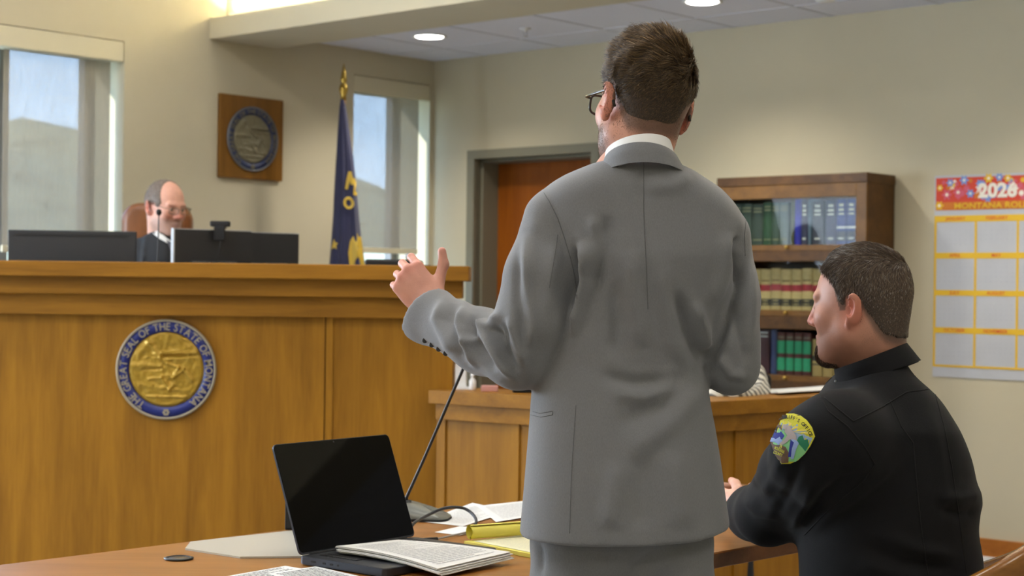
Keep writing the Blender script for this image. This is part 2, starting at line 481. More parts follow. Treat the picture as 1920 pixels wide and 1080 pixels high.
def folds(V, Q, lst, ycut=None):
    """push creases into / ridges out of cloth; lst: (points, amplitude m, width px)"""
    N = vnormals(V, Q); px, py = to_px(V); D = np.zeros(len(V))
    face = np.clip(-N[:, 1] * 3.0 + 0.9, 0, 1)
    for pts, A, wd in lst:
        d, T = poly_dist(px, py, pts)
        D += A * np.exp(-(d / wd) ** 2) * np.clip(np.sin(np.pi * np.clip(T, 0.0, 1.0)) * 1.6, 0.15, 1.0)
    D *= face * FOLD_GAIN
    return V + N * D[:, None]
def bvh_of(V, Q): return BVHTree.FromPolygons([tuple(v) for v in V], [tuple(int(i) for i in q) for q in Q])
def cast(bvh, px, py, off=0.0015):
    """point on a body surface (camera frame) seen at a pixel"""
    d = Vector(((px - 960) / F, 1.0, (540 - py) / F)).normalized()
    h = bvh.ray_cast(Vector((0, 0, 0)), d, 60)
    if h[0] is None: return None
    n = h[1] if h[1].dot(d) < 0 else -h[1]
    return np.array(h[0] + n * off)
def seam_obj(name, bvh, pts, r, m, parent, step=6, off=0.0003):
    P2 = []
    for (a, b), (c, d) in zip(pts[:-1], pts[1:]):
        k = max(2, int(math.hypot(c - a, d - b) / step))
        for i in range(k): P2.append((a + (c - a) * i / k, b + (d - b) * i / k))
    P2.append(pts[-1]); W = [q for q in (cast(bvh, x, y, off) for x, y in P2) if q is not None]
    if len(W) < 2: return None
    keep = [W[0]]
    for q in W[1:]:
        if abs(q[1] - keep[-1][1]) < 0.05: keep.append(q)
    mb = MB(); mb.tube([c2w(q) for q in keep], r, m, n=6); return mb.build(name, parent)
def rot(yaw=0, pitch=0, roll=0):
    return np.array(Matrix.Rotation(yaw, 3, 'Z') @ Matrix.Rotation(pitch, 3, 'X') @ Matrix.Rotation(roll, 3, 'Y'))

# ------------------------------------------------------------------ head (local: +y face, +z up, origin between the ears)
def head_sdf(neck_base, neck_r=0.057, jaw=1.0, fat=0.0):
    def fn(p):
        ax = np.abs(p[0]) + 0 * p[1]
        q = (ax, p[1], p[2])
        d = ell(p, (0, -.008, .035), (.077, .098, .092))
        d = smin(d, ell(p, (0, .035, -.030), (.060 + fat * .5, .058, .080)), .03)
        d = smin(d, rc(q, (.047 + fat, .005, -.056), (.016, .070, -.092), .021 + fat, .018), .045)
        d = smin(d, ell(p, (0, .078, -.096), (.020, .018, .018)), .02)
        d = smin(d, ell(q, (.040, .062, -.015), (.024, .024, .026)), .02)
        d = smin(d, rc(q, (.012, .086, .032), (.042, .078, .030), .010, .009), .012)
        d = smax(d, -ell(q, (.031, .104, .010), (.017, .016, .011)), .012)
        d = smin(d, rc(p, (0, .088, .022), (0, .107, -.020), .0075, .0105), .012)
        d = smin(d, ell(q, (.012, .096, -.025), (.009, .010, .008)), .008)
        d = smin(d, rc(q, (.0, .0955, -.054), (.021, .087, -.057), .0055, .003), .005)
        d = smin(d, rc(q, (.0, .0945, -.066), (.017, .087, -.063), .0065, .003), .005)
        d = smax(d, -rc(q, (0, .104, -.0605), (.021, .092, -.0605), .0018, .001), .003)
        # eyelids
        d = smin(d, ell(q, (.031, .0775, .010), (.0145, .0125, .0125)), .004)
        d = smax(d, -ell(q, (.031, .0945, .0085), (.0135, .008, .0042)), .003)
        # ears
        Re = rot(-0.50, 0.0, 0.12)
        e = ell(q, (.088, -.014, .002), (.0070, .019, .032), Re)
        e = smin(e, ell(q, (.082, -.004, -.026), (.006, .010, .012), Re), .008)
        e = smax(e, -ell(q, (.0945, -.007, .006), (.0055, .0115, .021), Re), .004)
        e = smax(e, -ell(q, (.085, -.002, -.003), (.007, .005, .008), Re), .003)
        d = smin(d, e, .008)
        nb = np.array(neck_base)
        d = smin(d, rc(p, (0, -.028, -.045), nb, neck_r, neck_r * 1.08), .03)
        return d
    return fn
def skin_tint(V, base, red=0.0, stubble=None, sfac=0.0):
    b = np.array(lin(base)); C = np.tile(b, (len(V), 1))
    x, y, z = np.abs(V[:, 0]), V[:, 1], V[:, 2]
    def blend(mask, col, k):
        nonlocal C
        m = np.clip(mask, 0, 1)[:, None] * k; C = C * (1 - m) + np.array(lin(col)) * m
    ear = np.exp(-(((x - .085) / .014) ** 2 + ((y + .008) / .03) ** 2 + (z / .04) ** 2)); blend(ear, (196, 100, 78), 0.75)
    blend(np.exp(-((z + .018) / .02) ** 2 - ((y - .112) / .02) ** 2), (206, 112, 92), 0.55)
    blend(np.exp(-((x - .04) / .02) ** 2 - ((z + .02) / .02) ** 2) * (y > .03), (206, 118, 98), 0.4)
    blend(np.exp(-((z + .060) / .009) ** 2 - (x / .02) ** 2) * (y > .08), (166, 84, 76), 0.7)
    if stubble is not None:
        m = np.clip((-.028 - z) / .02, 0, 1) * np.clip((y + .01) / .03, 0, 1) * np.clip((z + .125) / .02, 0, 1)
        blend(m, stubble, sfac)
    return C
def hair_fade(C, V, line, col, lo=.022, hi=.004, back=.02):
    x, y, z = V[:, 0], V[:, 1], V[:, 2]; m = smoothstep((z - (line(y) - lo)) / (lo + hi)) * np.where(y < back, 1, (z > line(y) - .004) * 1.0)
    m = m * (np.abs(x) < .0815 + .1 * (y < -.03))
    m = (m * .8)[:, None]; return C * (1 - m) + np.array(lin(col)) * m
def cap_sdf(thick, top, hairline, nr=.052):
    """hair mass: the skull grown by thick(x,y,z), kept where hairline(x,y,z) > 0"""
    def fn(p):
        x, y, z = np.broadcast_arrays(*p)
        d = ell(p, (0, -.008, .035), (.077, .098, .092))
        d = smin(d, rc(p, (0, -.028, -.045), (0, -.035, -.10), nr, nr), .03)
        d = d - thick(x, y, z)
        return smax(d, -hairline(x, y, z), .006)
    return fn
def strands(V, Q, n, length, flow, width=0.0007, lift=0.25, dark=(60, 48, 38), light=(110, 88, 62), grey=None, keep=None, droop=0.0, jit=0.25):
    """short hairs as thin three sided tapering prisms; all arrays in head space"""
    tri = V[Q[:, 0]]; fn = np.cross(V[Q[:, 2]] - V[Q[:, 0]], V[Q[:, 3]] - V[Q[:, 1]]); ar = np.linalg.norm(fn, axis=1) + 1e-15
    NN = vnormals(V, Q)
    pick = RNG.choice(len(Q), size=n, p=ar / ar.sum()); u = RNG.random((n, 1)); v = RNG.random((n, 1))
    q = Q[pick]; R = (V[q[:, 0]] * (1 - u) + V[q[:, 1]] * u) * (1 - v) + (V[q[:, 3]] * (1 - u) + V[q[:, 2]] * u) * v
    N = NN[q[:, 0]]
    if keep is not None:
        k = RNG.random(n) < keep(R[:, 0], R[:, 1], R[:, 2]); R = R[k]; N = N[k]
    n = len(R); D = flow(R) + RNG.normal(0, jit, (n, 3)); D -= N * (D * N).sum(1)[:, None]; D /= np.linalg.norm(D, axis=1)[:, None] + 1e-9
    Lh = length(R[:, 0], R[:, 1], R[:, 2]) * (0.7 + 0.6 * RNG.random(n))
    lf = lift * (0.6 + 0.8 * RNG.random(n))
    pts = []
    for t in (0, .35, .7, 1.0):
        off = D * (Lh * t)[:, None] + N * (Lh * (lf * t - 0.35 * lf * t * t))[:, None]; off[:, 2] -= droop * Lh * t * t
        # follow the skull: pull down by curvature
        off -= N * ((Lh * t) ** 2 / 0.20)[:, None]
        pts.append(R + off - N * 0.0006)
    S = np.cross(D, N); W = width * (0.7 + 0.6 * RNG.random(n))
    ring = []
    for j, (pt, wf) in enumerate(zip(pts, (1.0, .95, .7, .12))):
        for ang in (0, 2.094, 4.189):
            ring.append(pt + (S * math.cos(ang) + N * math.sin(ang)) * (W * wf)[:, None])
    A = np.stack(ring, 1)                       # n,12,3
    VV = A.reshape(-1, 3); base = (np.arange(n) * 12)[:, None]
    fs = []
    for j in range(3):
        for k in range(3): fs.append(np.concatenate([base + j * 3 + k, base + j * 3 + (k + 1) % 3, base + (j + 1) * 3 + (k + 1) % 3, base + (j + 1) * 3 + k], 1))
    QQ = np.concatenate(fs)
    t = RNG.random((n, 1)) ** 1.6; c = np.array(lin(dark)) * (1 - t) + np.array(lin(light)) * t
    if grey is not None:
        g = (RNG.random(n) < grey(R[:, 0], R[:, 1], R[:, 2]))[:, None]; c = np.where(g, np.array(lin((170, 165, 158))), c)
    return VV, QQ, np.repeat(c, 12, 0)
def place(V, Rm, org): return V @ np.asarray(Rm).T + org      # head -> camera frame

# ------------------------------------------------------------------ hand (local: +x fingers, +y back of hand, +z thumb side)
def hand_sdf(curls, thumb, spread=0.10, fl=1.0, arm=0.06):
    segs = []
    kn = [(.086, .004, .030), (.092, .006, .010), (.087, .004, -.010), (.078, .000, -.029)]
    ln = [(.040, .025, .020), (.045, .029, .021), (.041, .027, .020), (.032, .020, .018)]
    fr = [(.0092, .0084, .0076, .0066), (.0096, .0086, .0078, .0068), (.0090, .0082, .0074, .0064), (.0080, .0072, .0066, .0058)]
    fing = []
    for i in range(4):
        a = 0.0; p = np.array(kn[i], float); pts = [(p, fr[i][0])]; sp = spread * (1.5 - i)
        for j in range(3):
            a += curls[i][j]; d = np.array([math.cos(a) * math.cos(sp), -math.sin(a), math.cos(a) * math.sin(sp)])
            p = p + d * ln[i][j] * fl; pts.append((p, fr[i][j + 1]))
        fing.append(pts)
    def fn(p):
        d = ell(p, (.045, 0, .0), (.050, .0155, .038))
        for k in kn: d = smin(d, rc(p, (.006, 0, k[2] * .55), k, .0125, .0108), .012)
        for pts in fing: d = smin(d, chain(p, pts, .003), .005)
        t = [(np.array(q, float), r) for q, r in zip(thumb, (.016, .0115, .0105, .0085))]
        d = smin(d, chain(p, t, .006), .010)
        x, y, z = p
        d = smin(d, rc((x, y * 1.25, z), (-arm, 0, 0), (.008, 0, 0), .030, .025), .02)
        return d
    return fn

# ================================================================== the room
zt1 = on_a(233, 73.3, 0)[1]; zt2 = on_a(806, 163, 0)[1]
b1 = on_a(231, 300, 0)[0]; b1l = on_a(-120, 300, 0)[0]
b2r = 0.03; b2l = on_a(662, 300, 0)[0]
ZT = 0.5 * (zt1 + zt2); SILL = 0.98; WD = 0.36
bbeam = on_a(393, 73, 0)[0]; bcove = on_a(424, 20, 0)[0]; binner = on_a(516, 68, 0)[0]
HIZ = 3.9; AMAX = 10.5; BMAX = 10.0; BROW = 8.7
print('room', zt1, zt2, b1, b1l, b2l, bbeam, bcove, binner)
mb = MB()
mb.box(-WD, 0, -0.3, b2r, 0, HIZ, M_wall, TR)
mb.box(-WD, 0, b2l, b1, 0, HIZ, M_wall, TR)
mb.box(-WD, 0, BROW, BMAX + .2, 0, HIZ, M_wall, TR)
for u, v in ((b2r, b2l), (b1, BROW)):
    mb.box(-WD, 0, u, v, 0, SILL, M_wall, TR); mb.box(-WD, 0, u, v, ZT, HIZ, M_wall, TR)
struct(mb.build('wall_back'))
ad0 = on_b(878, 400, 0)[0]; ad1 = on_b(1125, 400, 0)[0]; zd = on_b(878, 283, 0)[1]
ai0 = on_b(891, 400, 0)[0]; ai1 = on_b(1110, 400, 0)[0]; zi = on_b(891, 298.5, 0)[1]
print('door', ad0, ad1, zd, ai0, ai1, zi)
mb = MB()
mb.box(0, ai0, -0.3, 0, 0, HIZ, M_wall, TR); mb.box(ai1, AMAX, -0.3, 0, 0, HIZ, M_wall, TR); mb.box(ai0, ai1, -0.3, 0, zi, HIZ, M_wall, TR)
struct(mb.build('wall_right'))
mb = MB(); mb.box(-WD, AMAX, BMAX, BMAX + .2, 0, HIZ, M_wall, TR); struct(mb.build('wall_left'))
mb = MB(); mb.box(AMAX, AMAX + .2, -0.3, BMAX + .2, 0, HIZ, M_wall, TR); struct(mb.build('wall_front'))
mb = MB(); mb.box(-WD, AMAX + .2, -.3, BMAX + .2, -0.1, 0, M_floor, TR); struct(mb.build('floor'))
mb = MB(); mb.box(-WD, AMAX + .2, bcove - .05, BMAX + .2, HIZ, HIZ + .1, M_ceil, TR); struct(mb.build('ceiling'))
# low tiled ceiling along the right wall
mb = MB(); mb.box(0, AMAX, 0, binner, CEIL, CEIL + .04, M_ceil, TR)
ag = on_b(1376, 52.5, 0)[0]
pz = onz(823, 50, CEIL); bg = float(np.dot(pz - C0, BX)); ag2 = float(np.dot(pz - C0, AX))
print('grid', ag, bg, ag2, on_b(1560, 29.6, 0)[0], on_b(1770, 3, 0)[0])
k = -20
while ag + k * .61 < AMAX:
    a = ag + k * .61
    if a > 0.02: mb.box(a - .010, a + .010, 0, binner, CEIL - .003, CEIL, M_grid, TR)
    k += 1
for k in range(-4, 5):
    b = bg + k * .61
    if .02 < b < binner - .02: mb.box(0, AMAX, b - .010, b + .010, CEIL - .0032, CEIL, M_grid, TR)
struct(mb.build('ceiling'))
# light shelf: dropped beam with the upper bulkhead wall set back behind it
zb0 = on_a(393, 73, 0)[1]; zb1 = on_a(391, 33.5, 0)[1]
mb = MB(); mb.box(0, AMAX, binner, bbeam, zb0, zb1, M_wall, TR); struct(mb.build('trim_1'))
mb = MB(); mb.box(0, AMAX, bcove - .12, bcove, zb1, HIZ, M_wall, TR); struct(mb.build('wall_bulkhead'))
o = thing('cove_light', 'long glowing cove light strip lying on top of the ceiling beam', 'light', room(2.5, bbeam - .12, zb1))
mb = MB(); mb.box(0.03, 7.0, bbeam - .20, bbeam - .10, zb1 + .012, zb1 + .025, emis('cove_led', (255, 244, 205), 8.0), TR); mb.build('diffuser', o)
mb = MB(); mb.box(0.02, 7.01, bbeam - .21, bbeam - .09, zb1, zb1 + .012, M_white, TR); mb.build('housing', o)
for k in range(3):
    area_light('cove_lamp', room(1.2 + 2.3 * k, bbeam - .12, zb1 + .04), -BX * .35 + np.array([0, 0, 1]), 2.2, .08, 62, (1.0, .92, .70))
# door
mb = MB(); mb.box(ad0, ai0, -.30, .018, 0, zd, M_dframe, TR); mb.box(ai1, ad1, -.30, .018, 0, zd, M_dframe, TR); mb.box(ai0, ai1, -.30, .018, zi, zd, M_dframe, TR)
st = .035; mb.box(ai0, ai0 + .018, -.30, -.05, 0, zi, M_dframe, TR); mb.box(ai0, ai1, -.3, -.05, zi - .018, zi, M_dframe, TR); mb.box(ai1 - .018, ai1, -.30, -.05, 0, zi, M_dframe, TR)
o = struct(mb.build('trim_2'))
dr = bpy.data.objects.new('door_1', None); COL.objects.link(dr); dr.location = room(.5 * (ai0 + ai1), -.2, 0); dr['_org'] = list(map(float, room(.5 * (ai0 + ai1), -.2, 0))); struct(dr)
mb = MB(); mb.box(ai0 + .018, ai1 - .018, -.235, -.19, 0.005, zi - .02, M_door, TR); mb.build('door_leaf', dr)
mb = MB(); mb.tube([room(ai1 - .1, -.19, 1.0), room(ai1 - .1, -.13, 1.0)], .012, M_silver); mb.tube([room(ai1 - .1, -.135, 1.0), room(ai1 - .22, -.135, 1.0)], .010, M_silver); mb.build('door_handle', dr)
# baseboards
zbb = on_b(1880, 1014, 0.02)[1]; zbb0 = on_b(1880, 1047, .02)[1]
print('baseboard', zbb, zbb0)
mb = MB(); mb.box(ad1, AMAX, 0, .02, zbb0, zbb, M_base, TR); mb.box(0, ad0, 0, .02, zbb0, zbb, M_base, TR); struct(mb.build('baseboard_right'))
mb = MB(); mb.box(ad1, AMAX, 0, .03, 0, zbb0, M_white, TR); mb.box(0, ad0, 0, .03, 0, zbb0, M_white, TR); struct(mb.build('trim_3'))
mb = MB(); mb.box(0, .02, .03, BMAX, 0, zbb, M_base, TR); struct(mb.build('baseboard_back'))

# windows and roller shades
def window(n, u, v, mull):
    w0 = bpy.data.objects.new('window_%d' % n, None); COL.objects.link(w0); org = room(-.30, .5 * (u + v), SILL); w0.location = org; w0['_org'] = list(map(float, org)); struct(w0)
    mb = MB(); fm = M_alu2
    mb.box(-.345, -.285, u, u + .05, SILL, ZT, fm, TR); mb.box(-.345, -.285, v - .05, v, SILL, ZT, fm, TR)
    mb.box(-.345, -.285, u, v, SILL, SILL + .05, fm, TR); mb.box(-.345, -.285, u, v, ZT - .05, ZT, fm, TR)
    for q in mull: mb.box(-.345, -.285, q - .03, q + .03, SILL, ZT, fm, TR)
    mb.build('window_frame', w0)
    mb = MB(); mb.box(-.318, -.312, u + .04, v - .04, SILL + .04, ZT - .04, M_glass, TR); mb.build('pane', w0)
    mb = MB(); mb.box(-.285, .02, u + .001, v - .001, SILL, SILL + .02, M_white, TR, ); mb.build('window_sill', w0)
M_alu2 = mat('window_frame_metal', (120, 116, 112), 0.4, metal=0.3)
bm1 = on_a(3, 300, -.3)[0]
window(1, b1, b1l + .2, [bm1])
window(2, b2r, b2l, [])
window(3, b1l + .2, BROW, [b1l + 1.2, b1l + 2.2])
def shade(label, u, v, us, vs, zc0, zhem, acas=.0, ash=-.075):
    o = thing('roller_shade', label, 'window shade', room(-.05, .5 * (u + v), ZT))
    mb = MB(); mb.box(-.11, acas, u, v, zc0, ZT - .004, M_shadecas, TR, bev=.004); mb.build('cassette', o)
    mb = MB(); mb.box(ash - .0015, ash, us, vs, zhem, zc0 + .01, M_screen, TR); mb.build('shade_cloth', o)
    mb = MB(); mb.box(ash - .008, ash + .006, us, vs, zhem - .012, zhem + .022, M_shadecas, TR, bev=.003); mb.build('hem_bar', o)
    return o
zc1 = on_a(231.7, 115.8, 0)[1]; zc2 = on_a(806, 190, 0)[1]
us1 = on_a(205, 300, -.075)[0]; vs1 = on_a(5, 300, -.075)[0]; zh1 = on_a(12, 468, -.075)[1]
shade('beige roller shade lowered over the big left window, cut by the picture edge', b1 + .004, b1l, us1, vs1, zc1, zh1)
shade('beige roller shade on the window beyond the left picture edge', b1l + .01, BROW - .01, b1l + .05, BROW - .05, zc1, zh1)
us2 = on_a(784, 300, -.028)[0]; vs2 = b2l - .02; zh2 = on_a(720, 472, -.075)[1]
shade('beige roller shade on the narrow corner window behind the flag', b2r + .002, b2l - .002, us2, vs2, zc2, zh2, ash=-.028)
# ground and dry hillside outside
mb = MB(); rows = []; bh60 = on_a(55, 250, -74)[0]
r2 = random.Random(3)
from mathutils import noise as mn
for i in range(40):
    a = -1.5 - (i / 39.0) ** 1.6 * 110
    row = []
    for j in range(150):
        b = -60 + j * 1.3
        d = -a
        h = -0.9 + 9.9 * max(0, min(1, (d - 14) / 60.0)) ** 1.2 + 1.5 * mn.noise(Vector((a * .05, b * .05, 0))) * min(1, d / 25) + .4 * mn.noise(Vector((a * .3, b * .3, 5))) * min(1, d / 20)
        h += 1.5 * math.exp(-((b - bh60) / 2.6) ** 2 - ((d - 74) / 14) ** 2) + .35 * mn.noise(Vector((a * .8, b * .8, 9))) * min(1, d / 40)
        row.append(room(a, b, h))
    rows.append(row)
M_hill = mat('dry_grass', (188, 168, 122), 0.95, noise=0.35, nscale=.6, detail=8)
mb.grid(rows, M_hill)
tag(mb.build('hillside'), 'dry grassy hillside outside the windows', 'hill')

# ceiling downlights
def downlight(px, py, label):
    c = onz(px, py, CEIL); o = thing('recessed_ceiling_light', label, 'ceiling light', c, 'recessed lights in the tiled ceiling')
    T = lambda x, y, z: c + np.array([x, y, z])
    mb = MB(); mb.lathe([(.088, .0), (.100, -.001), (.102, -.005), (.090, -.008), (.080, -.004), (.080, .0)], M_white, 40, T); mb.build('trim_ring', o)
    mb = MB(); mb.lathe([(.080, -.003), (.075, -.008), (.01, -.010)], M_lamp, 40, T); mb.build('diffuser', o)
    l = bpy.data.lights.new('downlight_spot', 'SPOT'); l.energy = 42; l.spot_size = math.radians(130); l.spot_blend = .9; l.shadow_soft_size = .07; l.color = (1, .93, .82)
    q = bpy.data.objects.new('downlight_spot', l); COL.objects.link(q); q.location = Vector(c) + Vector((0, 0, -.03))
    return c
M_lamp = emis('lamp_diffuser', (255, 252, 244), 7.0)
c1 = downlight(805, 67.5, 'round recessed light over the flag, left of the suited man')
c2 = downlight(1317, 2, 'round recessed light cut by the picture top, above the bookcase side')
step = (c2 - c1)
def downlight_at(c, label):
    d = c - CAMP; u = np.dot(d, CR) / d[1]; v = np.dot(d, CU) / d[1]; downlight(960 + F * u, 540 - F * v, label)
downlight_at(c2 + step, 'round recessed light beyond the right picture edge above the calendar')
downlight_at(c2 + step * 2, 'round recessed light farthest along the right wall, outside the view')
# ceiling fittings
c = onz(985, 53, CEIL); T = lambda x, y, z: c + np.array([x, y, z])
o = thing('fire_sprinkler', 'small white sprinkler head on the tiled ceiling', 'sprinkler', c)
mb = MB(); mb.lathe([(.030, 0), (.032, -.004), (.012, -.008), (.008, -.02)], M_white, 24, T); mb.build('escutcheon', o)
mb = MB(); mb.tube([T(-.010, 0, -.018), T(-.012, 0, -.035), T(0, 0, -.045)], .002, M_silver, 6); mb.tube([T(.010, 0, -.018), T(.012, 0, -.035), T(0, 0, -.045)], .002, M_silver, 6); mb.lathe([(.004, -.043), (.014, -.045), (.014, -.047)], M_silver, 20, T); mb.build('deflector', o)
c = onz(1548, -9, CEIL); T = lambda x, y, z: c + np.array([x, y, z])
o = thing('smoke_detector', 'round ceiling detector at the top edge of the picture', 'smoke detector', c)
mb = MB(); mb.lathe([(.055, 0), (.055, -.012), (.045, -.03), (.02, -.034)], M_white, 32, T); mb.build('detector_body', o)
# panel lights added out of view on the high ceiling to light the room
M_fillpanel = emis('added_panel_glow', (255, 246, 232), 8.2)
for i, (a, b) in enumerate(((2.2, 4.6), (2.2, 7.4), (5.2, 4.6), (5.2, 7.6), (8.6, 4.4), (8.6, 7.8))):
    o = thing('added_panel_light', 'added unseen square ceiling panel light, %s from the back wall, %s side' % (('first row', 'second row', 'last row')[i // 2], ('bulkhead', 'left wall')[i % 2]), 'ceiling light', room(a, b, HIZ - .04), 'added panel lights of the high ceiling')
    mb = MB(); mb.box(a - .62, a + .62, b - .32, b + .32, HIZ - .05, HIZ, M_white, TR); mb.build('housing', o)
    mb = MB(); mb.box(a - .6, a + .6, b - .3, b + .3, HIZ - .056, HIZ - .05, M_fillpanel, TR); mb.build('diffuser', o)

# ================================================================== judge's bench
def FB(Y):                                       # boxes given by pixel corners at a depth
    def f(px0, px1, py0, py1, y0, y1, m, mb, bev=0.0, ref=400):
        x0 = P(px0, 540, y0)[0]; x1 = P(px1, 540, y0)[0]; z0 = P(ref, py1, y0)[2]; z1 = P(ref, py0, y0)[2]
        mb.box(x0, x1, y0, y1, z0, z1, m, bev=bev); return x0, x1, z0, z1
    return f
fb = FB(0)
bench = thing('judge_bench', 'long honey oak judge bench with round seal, behind the counsel table', 'bench', (P(400, 800, 6.9)[0], 6.9, 0))
sl = ROLL * 400
mb = MB(); fb(-140, 879, 488.0 + 4.9, 516.5 + 4.9, 6.38, 6.78, M_oakh, mb, .004); mb.build('counter_cap', bench)
mb = MB(); fb(-138, 867, 520.5, 549.5 + 4.9, 6.43, 6.62, M_oakh, mb, .003); mb.build('upper_rail', bench)
mb = MB(); x0r, x1r, zr0, zr1 = fb(-136, 857, 554, 588 + 4.9, 6.47, 6.60, M_oakh, mb, .003); mb.build('lower_rail', bench)
def bx_px(px, Y): return P(px, 600, Y)[0]
mb = MB(); mb.box(bx_px(-140, 6.51), bx_px(609.5, 6.51), 6.510, 6.56, 0, zr0, M_oak); mb.build('front_panel', bench)
mb = MB(); mb.box(bx_px(620, 6.51), bx_px(840, 6.51), 6.510, 6.56, 0, zr0, M_oak); mb.build('front_panel', bench)
mb = MB(); mb.box(bx_px(611.5, 6.50), bx_px(624.5, 6.50), 6.503, 6.57, 0, zr0, M_oak); mb.build('stile', bench)
mb = MB(); mb.box(bx_px(835, 6.50), bx_px(850, 6.50), 6.503, 7.3, 0, zr0, M_oak); mb.build('stile', bench)
mb = MB(); mb.box(bx_px(590, 6.56), bx_px(640, 6.56), 6.560, 6.585, 0, zr0, M_oak); mb.build('backing_board', bench)
WT = 1.12
mb = MB(); mb.box(bx_px(-140, 6.51), bx_px(849, 6.51), 6.56, 7.18, WT - .03, WT, M_table); mb.build('worktop', bench)
mb = MB(); mb.box(bx_px(-140, 6.51), bx_px(610, 6.51), 7.2, 8.1, 0, .34, M_floor); struct(mb.build('platform'))
# round seals
def seal(name, org, ex, ey, ez, R, label, cat, ring, relief, letter, parent=None, rim=M_letter):
    """round seal lying in the plane ex,ey, facing ez"""
    T = lambda x, y, z: org + ex * x + ey * y + ez * z
    if parent is None: root = thing(name, label, cat, org)
    else: root = parent
    mb = MB(); mb.lathe([(R * .99, 0), (R, .004), (R, .012), (R * .965, .015), (R * .95, .010), (R * .90, .0095), (R * .88, .001)], rim, 72, T); mb.build('rim', root)
    mb = MB(); mb.lathe([(R * .955, .0), (R * .955, .0105), (R * .76, .0105), (R * .75, .0)], ring, 72, T); rg = mb.build('lettered_band', root)
    mb = MB()
    # lettering
    txt = 'THE GREAT SEAL OF THE STATE OF MONTANA'
    geo = {}; adv = []
    for ch in txt:
        if ch == ' ': adv.append(.34); continue
        if ch not in geo: geo[ch] = text_geo(ch, 1.0, bold=.012)
        vs, _ = geo[ch]; xs = [v[0] for v in vs]; adv.append(max(xs) - min(xs) + .11)
    tot = sum(adv); a0, a1 = math.radians(239), math.radians(-55); s = (a0 - a1) * R * .855 / tot; ang = a0
    s2 = R * .155
    for ch, ad in zip(txt, adv):
        da = ad / tot * (a0 - a1); am = ang - da / 2; ang -= da
        if ch == ' ': continue
        vs, fs = geo[ch]; xc = .5 * (max(v[0] for v in vs) + min(v[0] for v in vs)); yc = .5 * (max(v[1] for v in vs) + min(v[1] for v in vs))
        rx, ry = math.cos(am), math.sin(am); tx, ty = math.sin(am), -math.cos(am)
        pts = []
        for x, y in vs:
            u = (x - xc) * s; v = (y - yc) * s2 / .72 * 1.0; pts.append((rx * (R * .855 + v) + tx * u, ry * (R * .855 + v) + ty * u, .0125))
        mb.add([T(*q) for q in pts], fs, letter)
    # small flower at the bottom
    for k in range(6):
        t = k * math.pi / 3; cx, cy = .028 * R * 1.6 * math.cos(t), -R * .855 + .028 * R * 1.6 * math.sin(t)
        mb.prism([(cx + .020 * R * 1.3 * math.cos(q), cy + .020 * R * 1.3 * math.sin(q)) for q in [i * math.pi / 4 for i in range(8)]], .010, .0125, letter, T)
    mb.build('lettering', rg)
    # relief landscape
    n = 110; rr = R * .745
    def H(x, y):
        d = 0.0
        g = lambda ax, ay, bx, by, w, A: A * math.exp(-(seg(x, y, ax, ay, bx, by) / w) ** 2)
        def seg(px, py, ax, ay, bx, by):
            dx, dy = bx - ax, by - ay; t = max(0, min(1, ((px - ax) * dx + (py - ay) * dy) / (dx * dx + dy * dy + 1e-9))); return math.hypot(px - ax - t * dx, py - ay - t * dy)
        # range of mountains
        ridge = .40 + .12 * math.sin(3.1 * x + .4) + .05 * math.sin(9 * x)
        if y > ridge: d += .15 + .10 * math.cos(14 * math.atan2(y - .3, x + .1)) * .5
        else: d += .35 + .25 * mn.noise(Vector((x * 4, y * 7, 1)))
        d += g(-.45, .72, -.15, .30, .06, .9) + g(-.45, .72, -.75, .40, .07, .6) + g(-.15, .30, .0, .2, .05, .5)
        d += g(-.12, .44, .95, .44, .035, 1.1) - g(-.1, .36, .95, .38, .025, .9) + g(.0, .26, .8, .32, .04, .5)   # river line
        d += g(-.9, .12, -.15, .08, .07, .7) - g(-.6, .0, -.15, .02, .04, .6)
        d += g(.05, .15, .35, .05, .04, .9) + g(.35, .05, .2, -.22, .04, .9) + g(.2, -.22, .48, .0, .035, .8)      # plough
        d += g(.48, 0, .70, -.30, .045, 1.1) + g(-.12, -.2, .1, -.55, .035, .9) + g(.1, -.55, .18, -.42, .035, .8)
        d += .8 * math.exp(-(((x - .1) ** 2 + (y + .32) ** 2) / .02)) - .9 * math.exp(-(((x - .13) ** 2 + (y + .33) ** 2) / .006))
        d += g(-.45, -.25, -.1, -.22, .03, .6) + g(-.7, -.42, .75, -.60, .05, .4) + g(-.5, -.72, .5, -.74, .03, .8)
        d += .35 * mn.noise(Vector((x * 9, y * 9, 3))) + .35 * mn.noise(Vector((x * 4, y * 4, 8)))
        return d
    rows = []
    for i in range(n + 1):
        rad = i / n; row = []
        for k in range(144):
            t = 2 * math.pi * k / 144; x, y = rad * math.cos(t), rad * math.sin(t); e = max(0, 1 - max(0, (rad - .94) / .06))
            row.append(T(x * rr, y * rr, .004 + .0085 * e * max(0, .45 + H(x, y)) * (R / .2)))
        rows.append(row)
    mb = MB(); mb.grid(rows, relief, True, True); mb.build('relief_disc', root)
    return root
so = P(312.3, 692.5, 6.508)
seal('wall_seal', so, CR, CU, -CF, 94.2 * 6.5 / F, 'round blue and gold state seal on the oak bench front', 'seal', M_blue, M_gold, M_letter)
